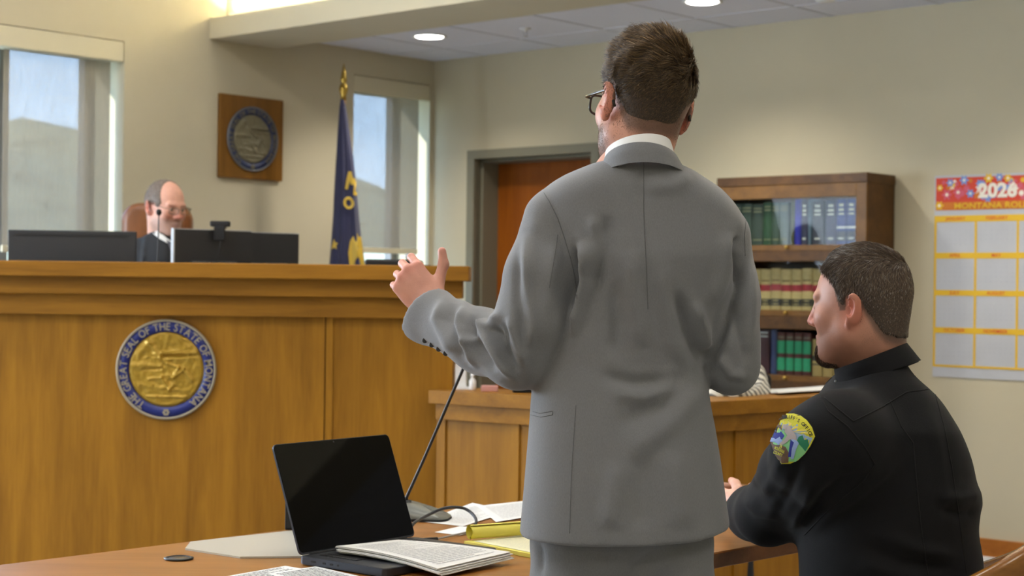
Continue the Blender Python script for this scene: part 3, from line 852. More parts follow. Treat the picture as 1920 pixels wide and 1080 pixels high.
# plaque on the back wall
pb0 = on_a(407, 255, .0)[0]; pb1 = on_a(525, 262, .0)[0]; pzt = .5 * (on_a(407, 176, 0)[1] + on_a(527, 188, 0)[1]); pzb = .5 * (on_a(405, 332, 0)[1] + on_a(522, 340.5, 0)[1])
print('plaque', pb0, pb1, pzt, pzb)
pq = thing('wall_plaque', 'square wooden plaque with a pewter and navy seal on the back wall', 'plaque', room(0, .5 * (pb0 + pb1), pzb))
mb = MB(); mb.box(.001, .028, pb1, pb0, pzb, pzt, M_plaq, TR, bev=.004); mb.build('backing_board', pq)
sb, sz = on_a(473, 261, .03)
seal('seal', room(.028, sb, sz), -BX, np.array([0, 0, 1.0]), AX, .183, '', '', M_navye, M_pewter, M_pewter, parent=pq, rim=mat('pewter_rim', (112, 114, 118), .4, metal=.4))

# ================================================================== clerk's desk (two faces meeting at a corner)
LQ = np.array([-.32, 6.45]); KQ = np.array([.584, 5.863]); RQ = np.array([.7146, 5.97]) + 1.3 * np.array([.773, .634])
dl = (KQ - LQ) / np.linalg.norm(KQ - LQ); dr2 = (RQ - KQ) / np.linalg.norm(RQ - KQ)
nl = np.array([-dl[1], dl[0]]); nr = np.array([-dr2[1], dr2[0]])       # pointing away from the camera
if nl[1] < 0: nl = -nl
if nr[1] < 0: nr = -nr
def off_poly(o, e0, e1=0.0):
    """polyline of the desk front moved back by o, ends extended by e0/e1"""
    A = LQ + nl * o - dl * e0; Bq = RQ + nr * o + dr2 * e1
    M = np.array([[dl[0], -dr2[0]], [dl[1], -dr2[1]]]); rhs = (KQ + nr * o) - (KQ + nl * o); t = np.linalg.solve(M, rhs)
    Kq = KQ + nl * o + dl * t[0]
    return A, Kq, Bq
def desk_band(o0, o1, z0, z1, m, name, par, e=0.0):
    a, k, b = off_poly(o0, e); a2, k2, b2 = off_poly(o1, e)
    mb = MB(); mb.prism([tuple(q) for q in (a, k, b, b2, k2, a2)], z0, z1, m); return mb.build(name, par)
desk = thing('clerk_desk', 'angled oak clerk desk in front of the bench, behind the suited man', 'desk', (.6, 6.4, 0))
a, k, b = off_poly(0, 0); a2, k2, b2 = off_poly(.24, 0)
mb = MB(); mb.prism([tuple(q) for q in (a, k, b, b2, k2)] + [(-.12, a2[1] - .02), (-.226, 6.62), (-.226, 6.50), (-.30, 6.498)], .877, .928, M_oakh); mb.build('counter_cap', desk)
desk_band(.02, .06, .815, .877, M_oakh, 'rail', desk, -.02)
desk_band(.045, .075, 0, .815, M_oak, 'front_panel', desk, -.05)
def stile(px, o=.037):
    d = ray(px, 850)[:2]
    best = None
    a, k, b = off_poly(o, -.03)
    for s0, s1 in ((a, k), (k, b)):
        M = np.array([[d[0], -(s1 - s0)[0]], [d[1], -(s1 - s0)[1]]]); t = np.linalg.solve(M, s0)
        if -0.02 <= t[1] <= 1.02: best = (s0 + (s1 - s0) * t[1], (s1 - s0) / np.linalg.norm(s1 - s0))
    if best is None: return
    c, dd = best; nn = np.array([-dd[1], dd[0]]); nn = nn if nn[1] > 0 else -nn
    mb = MB(); mb.prism([tuple(c - dd * .02), tuple(c + dd * .02), tuple(c + dd * .02 + nn * .02), tuple(c - dd * .02 + nn * .02)], 0, .815, M_oak); mb.build('stile', desk)
for px in (826, 964, 1269, 1386): stile(px)
a, k, b = off_poly(.24, -.15); a2, k2, b2 = off_poly(.30, -.15)
mb = MB(); mb.prism([tuple(q) for q in (a, k, b, b2, k2, a2)], .72, .75, M_table); mb.build('worktop', desk)

# ================================================================== bookcase
BF = .30
ba0 = on_b(1345, 337, BF)[0]; ba1 = on_b(1625, 322, BF)[0]
zz = lambda y, px=1500: on_b(px, y, BF)[1]
ztop = zz(322.5, 1625)
print('bookcase', ba0, ba1, ztop, zz(459), zz(582), zz(704))
case = thing('bookcase', 'dark oak barrister bookcase with glass doors against the right wall', 'bookcase', room(.5 * (ba0 + ba1), .15, 0))
iz = [(zz(459), zz(371)), (zz(582), zz(490)), (zz(705), zz(618))]
ia0 = ba0 + .045; ia1 = on_b(1604, 400, BF)[0]
lows = [(iz[2][0] - (iz[0][1] - iz[1][1]) * k, iz[2][1] - (iz[0][1] - iz[1][1]) * k) for k in (1, 2)]
lows = [q for q in lows if q[0] > .1]
sects = iz + lows
mb = MB()
mb.box(ba0, ba0 + .025, .02, BF - .012, 0, ztop - .01, M_case, TR); mb.box(ba1 - .025, ba1, .02, BF - .012, 0, ztop - .01, M_case, TR)
mb.box(ba0, ba1, .02, .035, 0, ztop - .01, M_case, TR)
mb.build('carcass', case)
mb = MB(); mb.box(ba0 - .004, ba1 + .004, .015, BF, zz(346), ztop, M_case, TR, bev=.004); mb.build('top', case)
mb = MB(); mb.box(ba0, ba1, .02, BF - .006, 0, sects[-1][0] - .05, M_case, TR); mb.build('plinth', case)
for i, (z0, z1) in enumerate(sects):
    mb = MB(); mb.box(ba0 + .025, ba1 - .025, .035, BF - .03, z0 - .02, z0 - .002, M_case, TR); mb.build('shelf', case)
    zu = (zz(346) if i == 0 else sects[i - 1][0] - .03); zl = z0 - .03
    mb = MB(); mb.box(ba0, ia0, BF - .022, BF - .002, zl, zu, M_caser, TR, bev=.002); mb.box(ia1, ba1, BF - .022, BF - .002, zl, zu, M_caser, TR, bev=.002)
    mb.box(ia0, ia1, BF - .022, BF - .002, z1, zu, M_caser if i == 0 else M_case, TR, bev=.002); mb.box(ia0, ia1, BF - .022, BF - .001, zl, z0, M_caser, TR, bev=.002)
    d = mb.build('door', case)
    mb = MB(); mb.box(ia0, ia1, BF - .013, BF - .010, z0, z1, M_caseglass, TR); mb.build('glass_pane', d)
    for q in ((.5,)):
        c = room(ia0 + (ia1 - ia0) * q, BF, z0 - .012)
        mb = MB(); T = lambda x, y, z, c=c: c + AX * x + BX * z + np.array([0, 0, y]); mb.lathe([(.004, -.002), (.004, .008), (.009, .011), (.009, .016), (.004, .019)], M_brass, 16, T); mb.build('knob', d)
# books
_bm = {}
def bmat(rgb):
    if rgb not in _bm: _bm[rgb] = mat('book_cloth', rgb, 0.55, noise=.12, nscale=60, bump=.2)
    return _bm[rgb]
def book(px0, px1, ybase, h, rgb, bands, label, group, depth=.17):
    a0 = on_b(px0, 500, BF - .045)[0] + .001; a1 = on_b(px1, 500, BF - .045)[0] - .001; z0 = ybase
    w_ = a1 - a0; n = 7; spine = []
    for i in range(n): t = i / (n - 1); spine.append((a0 + w_ * t, BF - .045 - .006 * (2 * t - 1) ** 2))
    o = thing('book', label, 'book', room(.5 * (a0 + a1), BF - .1, z0), group)
    mb = MB(); poly = spine + [(a1, BF - .045 - depth), (a0, BF - .045 - depth)]
    mb.prism(poly, z0, z0 + h, bmat(rgb), TR); c = mb.build('cover', o)
    for f0, f1, col, inset in bands:
        mb = MB()
        pts = [(a0 + w_ * (inset + (1 - 2 * inset) * i / (n - 1)), 0) for i in range(n)]
        pp = [(x, BF - .045 - .006 * (2 * ((x - a0) / w_) - 1) ** 2 + .0006) for x, _ in pts]
        mb.prism(pp + [(p[0], p[1] - .002) for p in reversed(pp)], z0 + h * f0, z0 + h * f1, bmat(col), TR); mb.build('spine_band' if inset == 0 else 'spine_lettering', c)
B1 = sects[0][0]; H1 = (sects[0][1] - sects[0][0])
lab = [(0.12, .16, (190, 190, 180), .25), (.66, .70, (190, 190, 180), .2), (.74, .80, (190, 190, 180), .2), (.84, .90, (190, 190, 180), .25)]
gl = [(0.12, .15, (130, 128, 90), .1), (.80, .84, (140, 138, 100), .1), (.88, .91, (140, 138, 100), .1)]
row1 = [(1367, 1388, (44, 58, 46), gl, 'dark green cloth book at the hidden left end of the top shelf', .92), (1388, 1408, (44, 60, 46), gl, 'dark green book second from the hidden left end of the top shelf', .92),
        (1408, 1429, (50, 62, 50), gl, 'wide grey green book just right of the suited shoulder on the top shelf', .90), (1429, 1445, (40, 74, 44), gl, 'leaf green book on the top shelf, left of two thin grey green ones', .94),
        (1445, 1460, (58, 76, 62), gl, 'thin grey green book on the top shelf, left of its paler neighbour', .93), (1460, 1476, (70, 84, 72), gl, 'palest grey green book at the right end of the green set', .93),
        (1481, 1488, (74, 74, 44), [], 'thin olive book left of the bright blue one on the top shelf', .92), (1488, 1500, (34, 36, 150), [], 'bright royal blue book in the middle of the top shelf', .98),
        (1500, 1513, (46, 46, 72), lab, 'navy book with white lettering right of the bright blue book', .96), (1513, 1520, (84, 104, 120), [], 'thin slate blue book between two navy ones on the top shelf', .98),
        (1521, 1541, (48, 50, 62), lab, 'wide charcoal book with white lettering on the top shelf', .95), (1546, 1566, (42, 42, 74), lab, 'wide dark violet book with white title on the top shelf', .95),
        (1567, 1584, (38, 54, 120), lab[1:] + [(.36, .40, (220, 220, 220), 0), (0.08, .3, (40, 44, 60), 0), (.12, .16, (200, 200, 200), .2)], 'blue book with white bands, second from the right on the top shelf', .96),
        (1586, 1603, (36, 52, 116), lab[1:] + [(.36, .40, (220, 220, 220), 0), (0.08, .3, (40, 44, 60), 0), (.12, .16, (200, 200, 200), .2)], 'blue book with white bands at the right end of the top shelf', .96)]
for x0, x1, c, bd, l, hf in row1: book(x0, x1, B1, H1 * hf, c, bd, l, 'books on the top shelf of the bookcase')
B2 = sects[1][0]; H2 = (sects[1][1] - sects[1][0])
tan = [(.46, .62, (150, 36, 44), 0), (.10, .27, (38, 36, 34), 0), (.13, .16, (170, 150, 96), .15), (.21, .24, (170, 150, 96), .2), (.70, .73, (120, 96, 52), 0.1)]
xb = [1367 + 19.4 * k for k in range(13)]
ords = ['leftmost', 'second from left', 'third from left', 'fourth from left', 'fifth from left', 'sixth from left', 'middle', 'eighth from left', 'fourth from right', 'third from right', 'second from right', 'rightmost']
for k in range(12):
    book(xb[k], xb[k + 1] - .4, B2, H2 * (.84 + .02 * (k % 3 == 1)), (190, 166, 110) if k % 4 else (180, 154, 96), tan, 'tan law report with red and black spine bands, %s of the second shelf' % ords[k], 'tan law reports on the second shelf')
B3 = sects[2][0]; H3 = (sects[2][1] - sects[2][0])
gr = [(.10, .40, (44, 150, 104), 0), (.50, .80, (44, 150, 104), 0), (.86, .90, (120, 110, 90), .1)]
row3 = [(1367, 1392, (60, 28, 34), [], 'maroon book at the hidden left end of the third shelf', .9), (1392, 1418, (60, 28, 34), [], 'maroon book behind the grey sleeve on the third shelf', .9),
        (1420, 1443, (66, 26, 34), [(.84, .88, (170, 170, 166), .1), (.92, .96, (170, 170, 166), .1)], 'maroon book with silver top bands on the third shelf', .96), (1446, 1457, (52, 62, 104), [], 'thin faded blue book between maroon and green sets', .97),
        (1458, 1473, (88, 40, 34), gr, 'first green banded book of four, next to the thin blue book', .93), (1474, 1489, (88, 40, 34), gr, 'second green banded book of the four on the third shelf', .93),
        (1490, 1505, (88, 40, 34), gr, 'third green banded book of the four on the third shelf', .93), (1506, 1521, (88, 40, 34), gr, 'last green banded book of four, beside the tan books', .93)]
for x0, x1, c, bd, l, hf in row3: book(x0, x1, B3, H3 * hf, c, bd, l, 'books on the third shelf of the bookcase')
t3 = ['next to the green books', 'behind the goatee', 'behind the seated officer face', 'at its right end']
for k in range(4): book(1524 + 20 * k, 1543 + 20 * k, B3, H3 * .8, (168, 140, 84), [(.42, .55, (56, 48, 40), 0), (.3, .34, (56, 48, 40), 0)], 'tan and black law book on the third shelf, %s' % t3[k], 'tan books on the third shelf')

# ================================================================== calendar poster
zc = lambda y: on_b(1752, y, .004)[1]
ac0 = on_b(1750.5, 500, .004)[0]; acol = [on_b(1753.5, 500, .004)[0], on_b(1829, 500, .004)[0], on_b(1908, 500, .004)[0]]
cw = acol[2] - acol[1]; acol.append(acol[2] + cw * .99); ac1 = acol[3] + .012
M_cred = mat('poster_red', (206, 66, 44), .7); M_cyel = mat('poster_yellow', (226, 182, 40), .7); M_cblu = mat('poster_blue', (118, 146, 206), .7)
M_cpin = mat('poster_pink', (206, 92, 112), .7); M_cwh = mat('poster_white', (236, 228, 214), .7); M_cor = mat('poster_orange', (204, 116, 30), .7); M_cpaper = mat('poster_paper', (188, 190, 195), .7, noise=.04, nscale=9)
M_cgrey = mat('poster_print_grey', (168, 172, 182), .8)
cal = thing('calendar_poster', 'large 2026 wall calendar with red floral header and yellow grid, right of the bookcase', 'calendar', room(.5 * (ac0 + ac1), .004, zc(706)))
rows = [[room(ac0 + (ac1 - ac0) * i / 20, .0035 + .0022 * math.sin(i * .7 + j * .5) ** 2 + (.006 if j == 0 and i > 14 else 0), zc(706) + (zc(330) - zc(706)) * j / 24) for i in range(21)] for j in range(25)]
mb = MB(); mb.grid(rows, M_cpaper)
rows2 = [[q - BX * .002 for q in r] for r in rows]; mb.grid(rows2, M_cpaper); mb.build('sheet', cal)
def flat(mb, a0, a1, y0, y1, m, e=.0064): mb.add([room(a0, e, zc(y1)), room(a1, e, zc(y1)), room(a1, e, zc(y0)), room(a0, e, zc(y0))], [(0, 1, 2, 3)], m)
def wtext(mb, txt, a, z, size, m, e, bold=0, sx=1.0):
    vs, fs = text_geo(txt, size, bold * size); mb.add([room(a + x * sx, e, z + y) for x, y in vs], fs, m)
mb = MB(); flat(mb, acol[0], acol[3], 334.5, 395, M_cred); flat(mb, acol[0], acol[3], 380, 395, M_cor, .0066)
def blob(mb, a, z, r, m, petals, e):
    pts = [];
    for i in range(40):
        t = 2 * math.pi * i / 40; rr = r * (1 + .28 * math.cos(petals * t)); pts.append(room(a + rr * math.cos(t), e, z + rr * math.sin(t)))
    mb.add(pts, [tuple(range(40))], m)
rr = random.Random(5)
hz0, hz1 = zc(381), zc(336)
for i in range(46):
    a = rr.uniform(acol[0] + .02, acol[3] - .02); z = rr.uniform(hz0 + .012, hz1 - .014)
    blob(mb, a, z, rr.uniform(.009, .017), rr.choice([M_cblu, M_cyel, M_cpin, M_cpin, M_cor, M_cblu, M_cwh]), rr.choice([5, 6, 8]), .0068 + i * .00002)
for (px, y, m, r) in ((1782, 344, M_cblu, .017), (1808, 340, M_cblu, .02), (1820, 365, M_cblu, .018), (1854, 338, M_cyel, .02), (1874, 337, M_cblu, .017), (1890, 339, M_cyel, .017), (1762, 386, M_cyel, .019), (1776, 366, M_cpin, .022), (1797, 362, M_cpin, .022), (1763, 353, M_cyel, .014)):
    blob(mb, on_b(px, 360, .004)[0], zc(y), r, m, 6, .0082); blob(mb, on_b(px, 360, .004)[0], zc(y), r * .35, M_cwh, 5, .0084)
am = on_b(1871, 360, .004)[0]
mb.build('header_print', cal)
mb = MB(); wtext(mb, '2026', am, zc(361.5), .093, M_cwh, .0095, .045, 1.06); mb.build('year_lettering', cal)
mb = MB(); wtext(mb, 'MONTANA ROLLIN', on_b(1867, 388, .004)[0] + .0, zc(388), .040, M_cyel, .0095, .02, 1.22); mb.build('header_lettering', cal)
mb = MB()
bands = [(405, 417), (474, 485), (543.5, 554), (613, 624), (683, 687)]
months = [['JANUARY', 'FEBRUARY', 'MARCH'], ['APRIL', 'MAY', 'JUNE'], ['JULY', 'AUGUST', 'SEPTEMBER'], ['OCTOBER', 'NOVEMBER', 'DECEMBER']]
for y0, y1 in bands: flat(mb, acol[0], acol[3], y0, y1, M_cyel, .0066)
for i, a in enumerate(acol): flat(mb, a - .006, a + .006, 405, 687, M_cyel, .00655)
mb.build('yellow_grid', cal)
days = [31, 28, 31, 30, 31, 30, 31, 31, 30, 31, 30, 31]; startd = [4, 0, 0, 3, 5, 1, 3, 6, 2, 4, 0, 2]
dg = {d: text_geo(str(d), .0085) for d in range(1, 32)}
for r in range(4):
    for c in range(3):
        mb = MB(); mid = .5 * (acol[c] + acol[c + 1]); wtext(mb, months[r][c], mid, zc(.5 * sum(bands[r])), .024, M_cred, .0075, .01)
        mi = r * 3 + c; cz0 = zc(bands[r][1] + 3); cz1 = zc(bands[r + 1][0] - 3); wid = (acol[c + 1] - acol[c]) * .88
        for d in range(days[mi]):
            q = d + startd[mi]; col, row = q % 7, q // 7; a = mid - wid / 2 + wid * (col + .5) / 7; z = cz0 + (cz1 - cz0) * (row + .5) / 6
            vs, fs = dg[d + 1]; mb.add([room(a + x, .0072, z + y) for x, y in vs], fs, M_cgrey)
        mb.build('month_print', cal)

# ================================================================== flag in the corner
FY = 9.45
pole_top = P(643, 119, FY)
fl = thing('state_flag', 'navy flag with gold letters furled on a pole with brass finial, in the window corner', 'flag', (P(646, 400, FY)[0], FY, 0))
px0 = P(644, 190, FY); T = lambda x, y, z: np.array([px0[0], px0[1], 0]) + np.array([x, y, z])
mb = MB(); mb.lathe([(.15, 0), (.15, .02), (.13, .035), (.04, .05), (.03, .09), (.015, .1)], M_brass, 32, T); mb.build('base', fl)
mb = MB(); mb.tube([T(0, 0, .08), T(0, 0, P(643, 186, FY)[2])], .013, M_oak, 14); mb.build('pole', fl)
zf0 = P(643, 188, FY)[2]; zf1 = pole_top[2]
mb = MB(); h = zf1 - zf0
mb.lathe([(.016, zf0), (.017, zf0 + h * .12), (.026, zf0 + h * .3), (.022, zf0 + h * .40), (.011, zf0 + h * .46), (.020, zf0 + h * .53), (.018, zf0 + h * .6), (.010, zf0 + h * .8), (.002, zf1)], M_brass, 24, T); mb.build('finial', fl)
# cloth: folded curtain wrapped round the pole
Ltop, Lbot = 186, 560
def fedge(y):
    ys = [186, 200, 240, 300, 350, 400, 440, 492, 560]
    l = np.interp(y, ys, [639, 637, 634, 630, 627, 625, 622, 618, 612]); r = np.interp(y, ys, [645, 649, 655, 663, 668, 672, 676, 683, 688]); return l, r
rows = []
nk = 96
for i in range(60):
    y = Ltop + (Lbot - Ltop) * i / 59; l, r = fedge(y); g = min(1, (y - Ltop) / 120)
    row = []
    for k in range(nk):
        t = 2 * math.pi * k / nk; c = .5 * (l + r); hw = .5 * (r - l); ct, s_ = math.cos(t), math.sin(t)
        wob = 1 + .08 * g * math.cos(7 * t + .8 * math.sin(y * .011)) + .04 * g * math.cos(13 * t + y * .01)
        p = P(c + hw * ct * (wob if abs(ct) < .8 else 1 + (wob - 1) * .4), y, FY); p[1] += s_ * hw * FY / F * .8 * wob - .01
        row.append(p)
    rows.append(row)
mb = MB(); mb.grid(rows, M_navy, True, True); flag = mb.build('flag_cloth', fl)
V = np.array([q for r in rows for q in r]); Qf = np.array([(i * nk + k, i * nk + (k + 1) % nk, (i + 1) * nk + (k + 1) % nk, (i + 1) * nk + k) for i in range(59) for k in range(nk)])
def w2c(v): d = np.asarray(v) - CAMP; return np.stack([d @ CR, d @ CF, d @ CU], -1)
bf = bvh_of(w2c(V), Qf)
def proj_geo(mb, bvh, pts, fs, m, off):
    W = [cast(bvh, x, y, off) for x, y in pts]
    for f in fs:
        if all(W[i] is not None for i in f): mb.add([c2w(W[i]) for i in f], [tuple(range(len(f)))], m)
def px_text(txt, cx, cy, size, ang, bold=.03, sx=1.0):
    vs, fs = text_geo(txt, size, bold * size); c, s = math.cos(ang), math.sin(ang)
    return [(cx + (x * sx * c + y * s), cy + (x * sx * s - y * c)) for x, y in vs], fs
mb = MB()
def stroke_px(mb, x0, y0, x1, y1, hw):
    L = math.hypot(x1 - x0, y1 - y0); nx, ny = -(y1 - y0) / L * hw, (x1 - x0) / L * hw; pts = []; fs = []
    for i in range(7):
        t = i / 6; cx, cy = x0 + (x1 - x0) * t, y0 + (y1 - y0) * t; pts += [(cx - nx, cy - ny), (cx, cy), (cx + nx, cy + ny)]
    for i in range(6):
        for k in range(2): fs.append((i * 3 + k, i * 3 + k + 1, i * 3 + k + 4, i * 3 + k + 3))
    proj_geo(mb, bf, pts, fs, M_flagy, .004)
for q in ((649, 355, 656, 322), (656, 322, 660, 346), (660, 346, 668, 330), (668, 330, 665, 366)): stroke_px(mb, *q, 3.0)
mb.build('flag_letter', flag); mb = MB()
p, f = px_text('O', 654, 382, 30, -.3, .05, .8); proj_geo(mb, bf, p, f, M_flagy, .004); mb.build('flag_letter', flag)
def tri_px(poly, sub=6):
    """fan of a convex pixel polygon, subdivided so that it follows the cloth"""
    cx = sum(p[0] for p in poly) / len(poly); cy = sum(p[1] for p in poly) / len(poly); pts = []; fs = []
    n = len(poly)
    for j in range(sub + 1):
        t = j / sub
        for p in poly: pts.append((cx + (p[0] - cx) * t, cy + (p[1] - cy) * t))
    for j in range(sub):
        for i in range(n): fs.append((j * n + i, j * n + (i + 1) % n, (j + 1) * n + (i + 1) % n, (j + 1) * n + i))
    return pts, fs
star = []
for k in range(10): t = math.pi * k / 5; q = 11 if k % 2 == 0 else 5; star.append((627 + q * math.sin(t) * .7, 459 - q * math.cos(t)))
mb = MB(); pts, fs = tri_px(star, 2); proj_geo(mb, bf, pts, fs, M_flagy, .004); mb.build('flag_star', flag); mb = MB()
sealp = [(656, 452), (662, 443), (670, 438), (677, 438), (680, 452), (682, 474), (684, 496), (686, 520), (658, 520), (655, 496), (653, 474)]
pts, fs = tri_px(sealp, 6); proj_geo(mb, bf, pts, fs, M_flagy, .003)
mb.build('flag_emblem', flag)

# ================================================================== things on the bench
# left monitor, seen from behind
def monitor(label, px0, px1, ytop0, ytop1, Y0, Y1, silver=False, ribs=True, m=M_dgrey, grp='monitors on the judge bench', hgt=.33):
    A = P(px0, ytop0, Y0); B = P(px1, ytop1, Y1); zt = .5 * (A[2] + B[2]); d = B - A; d[2] = 0; L = np.linalg.norm(d); d /= L; n = np.array([-d[1], d[0], 0]); n = n if n[1] > 0 else -n
    org = np.array([A[0], A[1], zt]); T = lambda x, y, z: org + d * x + n * y + np.array([0, 0, z])
    o = thing('computer_monitor', label, 'monitor', org + d * L / 2 + n * .05 + np.array([0, 0, WT - zt]), grp)
    mb = MB(); mb.box(0, L, 0, .012, -hgt, 0, m, T, bev=.003); mb.box(L * .2, L * .8, -.022, 0, -hgt * .95, -.13, m, T, bev=.010)
    if ribs: mb.box(L * .05, L * .93, -.004, 0, -.022, -.016, M_black, T)
    mb.build('back_shell', o)
    mb = MB(); mb.box(.004, L - .004, .012, .015, -hgt + .004, -.004, M_black, T); mb.build('screen', o)
    if silver: mb = MB(); mb.box(-.004, .004, -.002, .018, -hgt, .002, M_silver, T, bev=.001); mb.box(-.004, L + .002, .004, .017, 0.0, .003, M_silver, T); mb.build('silver_bezel', o)
    zb = WT - zt
    mb = MB(); mb.box(L * .5 - .03, L * .5 + .03, -.06, -.03, zb + .01, -hgt * .4, M_black, T, bev=.004); mb.build('stand_neck', o)
    mb = MB(); mb.box(L * .5 - .11, L * .5 + .11, -.10, .08, zb, zb + .012, M_black, T, bev=.004); mb.build('stand_foot', o)
    return T, L
monitor('wide dark monitor at the left end of the bench, seen from behind', 15, 256, 431, 433.5, 6.92, 6.95)
Tm, Lm = monitor('dark monitor with silver edge and webcam, right of the judge', 326, 472, 428, 435, 6.88, 7.10, silver=True, ribs=False)
monitor('dark monitor at the right, partly behind the silver edged one', 440, 561, 434, 439.5, 7.12, 7.32, silver=True, ribs=False)
wc = P(414, 428, 6.99)
o = thing('webcam', 'black webcam clipped on top of the middle monitor', 'webcam', wc)
T = lambda x, y, z: wc + np.array([x, y, z])
mb = MB(); mb.box(-.042, .042, -.03, .0, .006, .030, M_blackm, T, bev=.006); mb.build('camera_body', o)
mb = MB(); mb.box(-.024, .024, -.035, -.022, -.055, .008, M_blackm, T, bev=.006); mb.box(-.02, .02, -.03, .03, .0, .006, M_blackm, T); mb.build('mounting_clip', o)
mb = MB(); mb.tube([T(.005, -.03, -.05), T(.0, -.032, -.09), T(-.015, -.03, -.16), T(-.02, -.03, -.3)], .002, M_black, 6); mb.build('cable', o)
# judge's gooseneck microphone
g0 = P(294, 500, 6.68); gt = P(298, 398, 6.72)
o = thing('gooseneck_microphone', 'thin gooseneck microphone with foam tip in front of the judge', 'microphone', (g0[0], 6.68, WT))
mb = MB(); mb.lathe([(.05, WT), (.05, WT + .012), (.03, WT + .02)], M_black, 24, lambda x, y, z: np.array([g0[0] + x, 6.68 + y, z])); mb.build('base', o)
mb = MB(); mb.tube([(g0[0], 6.68, WT + .015), (g0[0], 6.68, 1.38), g0 + np.array([.004, 0, .05]), P(297, 430, 6.70), gt], .0028, M_dgrey, 8); mb.build('stem', o)
mb = MB(); mb.lathe([(.002, -.014), (.009, -.010), (.012, 0), (.009, .010), (.002, .014)], M_blackm, 20, lambda x, y, z: gt + np.array([x, y, z])); mb.build('foam_tip', o)
# dark equipment case at the right end of the bench
o = thing('equipment_case', 'low black device on the bench behind the raised hand', 'device', P(745, 520, 6.95) * np.array([1, 1, 0]) + np.array([0, 0, WT]))
x0, x1 = P(686, 500, 6.9)[0], P(789, 500, 6.9)[0]; zt_ = P(740, 486.5, 6.9)[2]
mb = MB(); mb.box(x0, x1, 6.85, 7.1, WT, zt_, M_black, bev=.008); mb.build('case_body', o)
mb = MB(); mb.box(x1 + .0, x1 + .05, 6.87, 7.05, WT, P(800, 497, 6.9)[2], M_blackm, bev=.01); mb.build('side_module', o)
mb = MB(); cc = P(764, 480, 6.9); mb.lathe([(.006, -.004), (.012, 0), (.006, .004)], M_silver, 20, lambda x, y, z: cc + np.array([x, z, y])); mb.tube([cc, cc - np.array([0, 0, .02])], .004, M_black, 8); mb.build('round_knob', o)
# white box and bottle on clerk's desk
def at_desk(px, o=.12, z=.928):
    d = ray(px, 730)[:2]; a, k, b = off_poly(o, .3)
    for s0, s1 in ((a, k), (k, b)):
        M = np.array([[d[0], -(s1 - s0)[0]], [d[1], -(s1 - s0)[1]]]); t = np.linalg.solve(M, s0)
        if -.02 <= t[1] <= 1.02: c = s0 + (s1 - s0) * t[1]; return np.array([c[0], c[1], z])
c = at_desk(861, .14); o = thing('tissue_box', 'white cardboard box at the left end of the clerk desk', 'box', c)
mb = MB(); T = lambda x, y, z: c + np.array([x, y, z]); mb.box(-.016, .028, -.035, .05, 0, .10, M_white, T, bev=.002); mb.build('box_body', o)
mb = MB(); mb.box(-.018, .05, -.05, -.03, 0, .012, M_white, T, bev=.002); mb.build('flap', o)
c2_ = at_desk(886, .13); o = thing('bottle', 'small clear bottle beside the white box on the clerk desk', 'bottle', c2_)
T = lambda x, y, z: c2_ + np.array([x, y, z])
mb = MB(); mb.lathe([(.012, 0), (.014, .004), (.014, .035), (.007, .045), (.006, .05)], M_white, 20, T); mb.build('bottle_body', o)
mb = MB(); mb.lathe([(.008, .05), (.008, .062), (.004, .064)], M_shirt, 16, T); mb.build('cap', o)
c3 = at_desk(985, .14); o = thing('desk_phone', 'dark phone on the clerk desk beside the suited man', 'phone', c3)
T = lambda x, y, z: c3 + np.array([x, y, z])
mb = MB(); mb.box(-.05, .07, -.04, .06, 0, .03, M_blackm, T, bev=.008); mb.build('phone_base', o)
mb = MB(); mb.box(-.045, -.01, -.045, .065, .03, .055, mat('dark_maroon_plastic', (44, 22, 30), .4), T, bev=.01); mb.build('handset', o)
c4 = at_desk(912, .10); mb = MB(); T = lambda x, y, z: c4 + np.array([x, y, z]); mb.box(-.02, .045, -.03, .03, 0, .022, mat('pink_pad', (196, 140, 130), .7), T, bev=.003)
tag(mb.build('sticky_note_pad', loc=c4), 'small pink note pad on the clerk desk left of the phone', 'note pad')
def sheet(mb, quad, z, m, lines=None, n=12, wave=.0, zf=None, thick=.0004):
    q = [np.array(p, float) for p in quad]; R = []
    for i in range(n + 1):
        r = []
        for j in range(n + 1):
            u, v = i / n, j / n; p = (q[0] * (1 - u) + q[1] * u) * (1 - v) + (q[3] * (1 - u) + q[2] * u) * v; p = p.copy()
            if zf: p[2] = zf(u, v)
            p[2] += wave * math.sin(u * 5 + v * 3); r.append(p)
        R.append(r)
    mb.grid(R, m); mb.grid([[p - np.array([0, 0, thick]) for p in r] for r in R], m)
    b = [R[0][j] for j in range(n + 1)] + [R[i][n] for i in range(1, n + 1)] + [R[n][j] for j in range(n - 1, -1, -1)] + [R[i][0] for i in range(n - 1, 0, -1)]
    vs = [p for p in b] + [p - np.array([0, 0, thick]) for p in b]; k = len(b)
    mb.add(vs, [(i, (i + 1) % k, k + (i + 1) % k, k + i) for i in range(k)], m)
    def at(u, v):
        p = (q[0] * (1 - u) + q[1] * u) * (1 - v) + (q[3] * (1 - u) + q[2] * u) * v; p = p.copy()
        if zf: p[2] = zf(u, v)
        p[2] += wave * math.sin(u * 5 + v * 3); return p
    return at
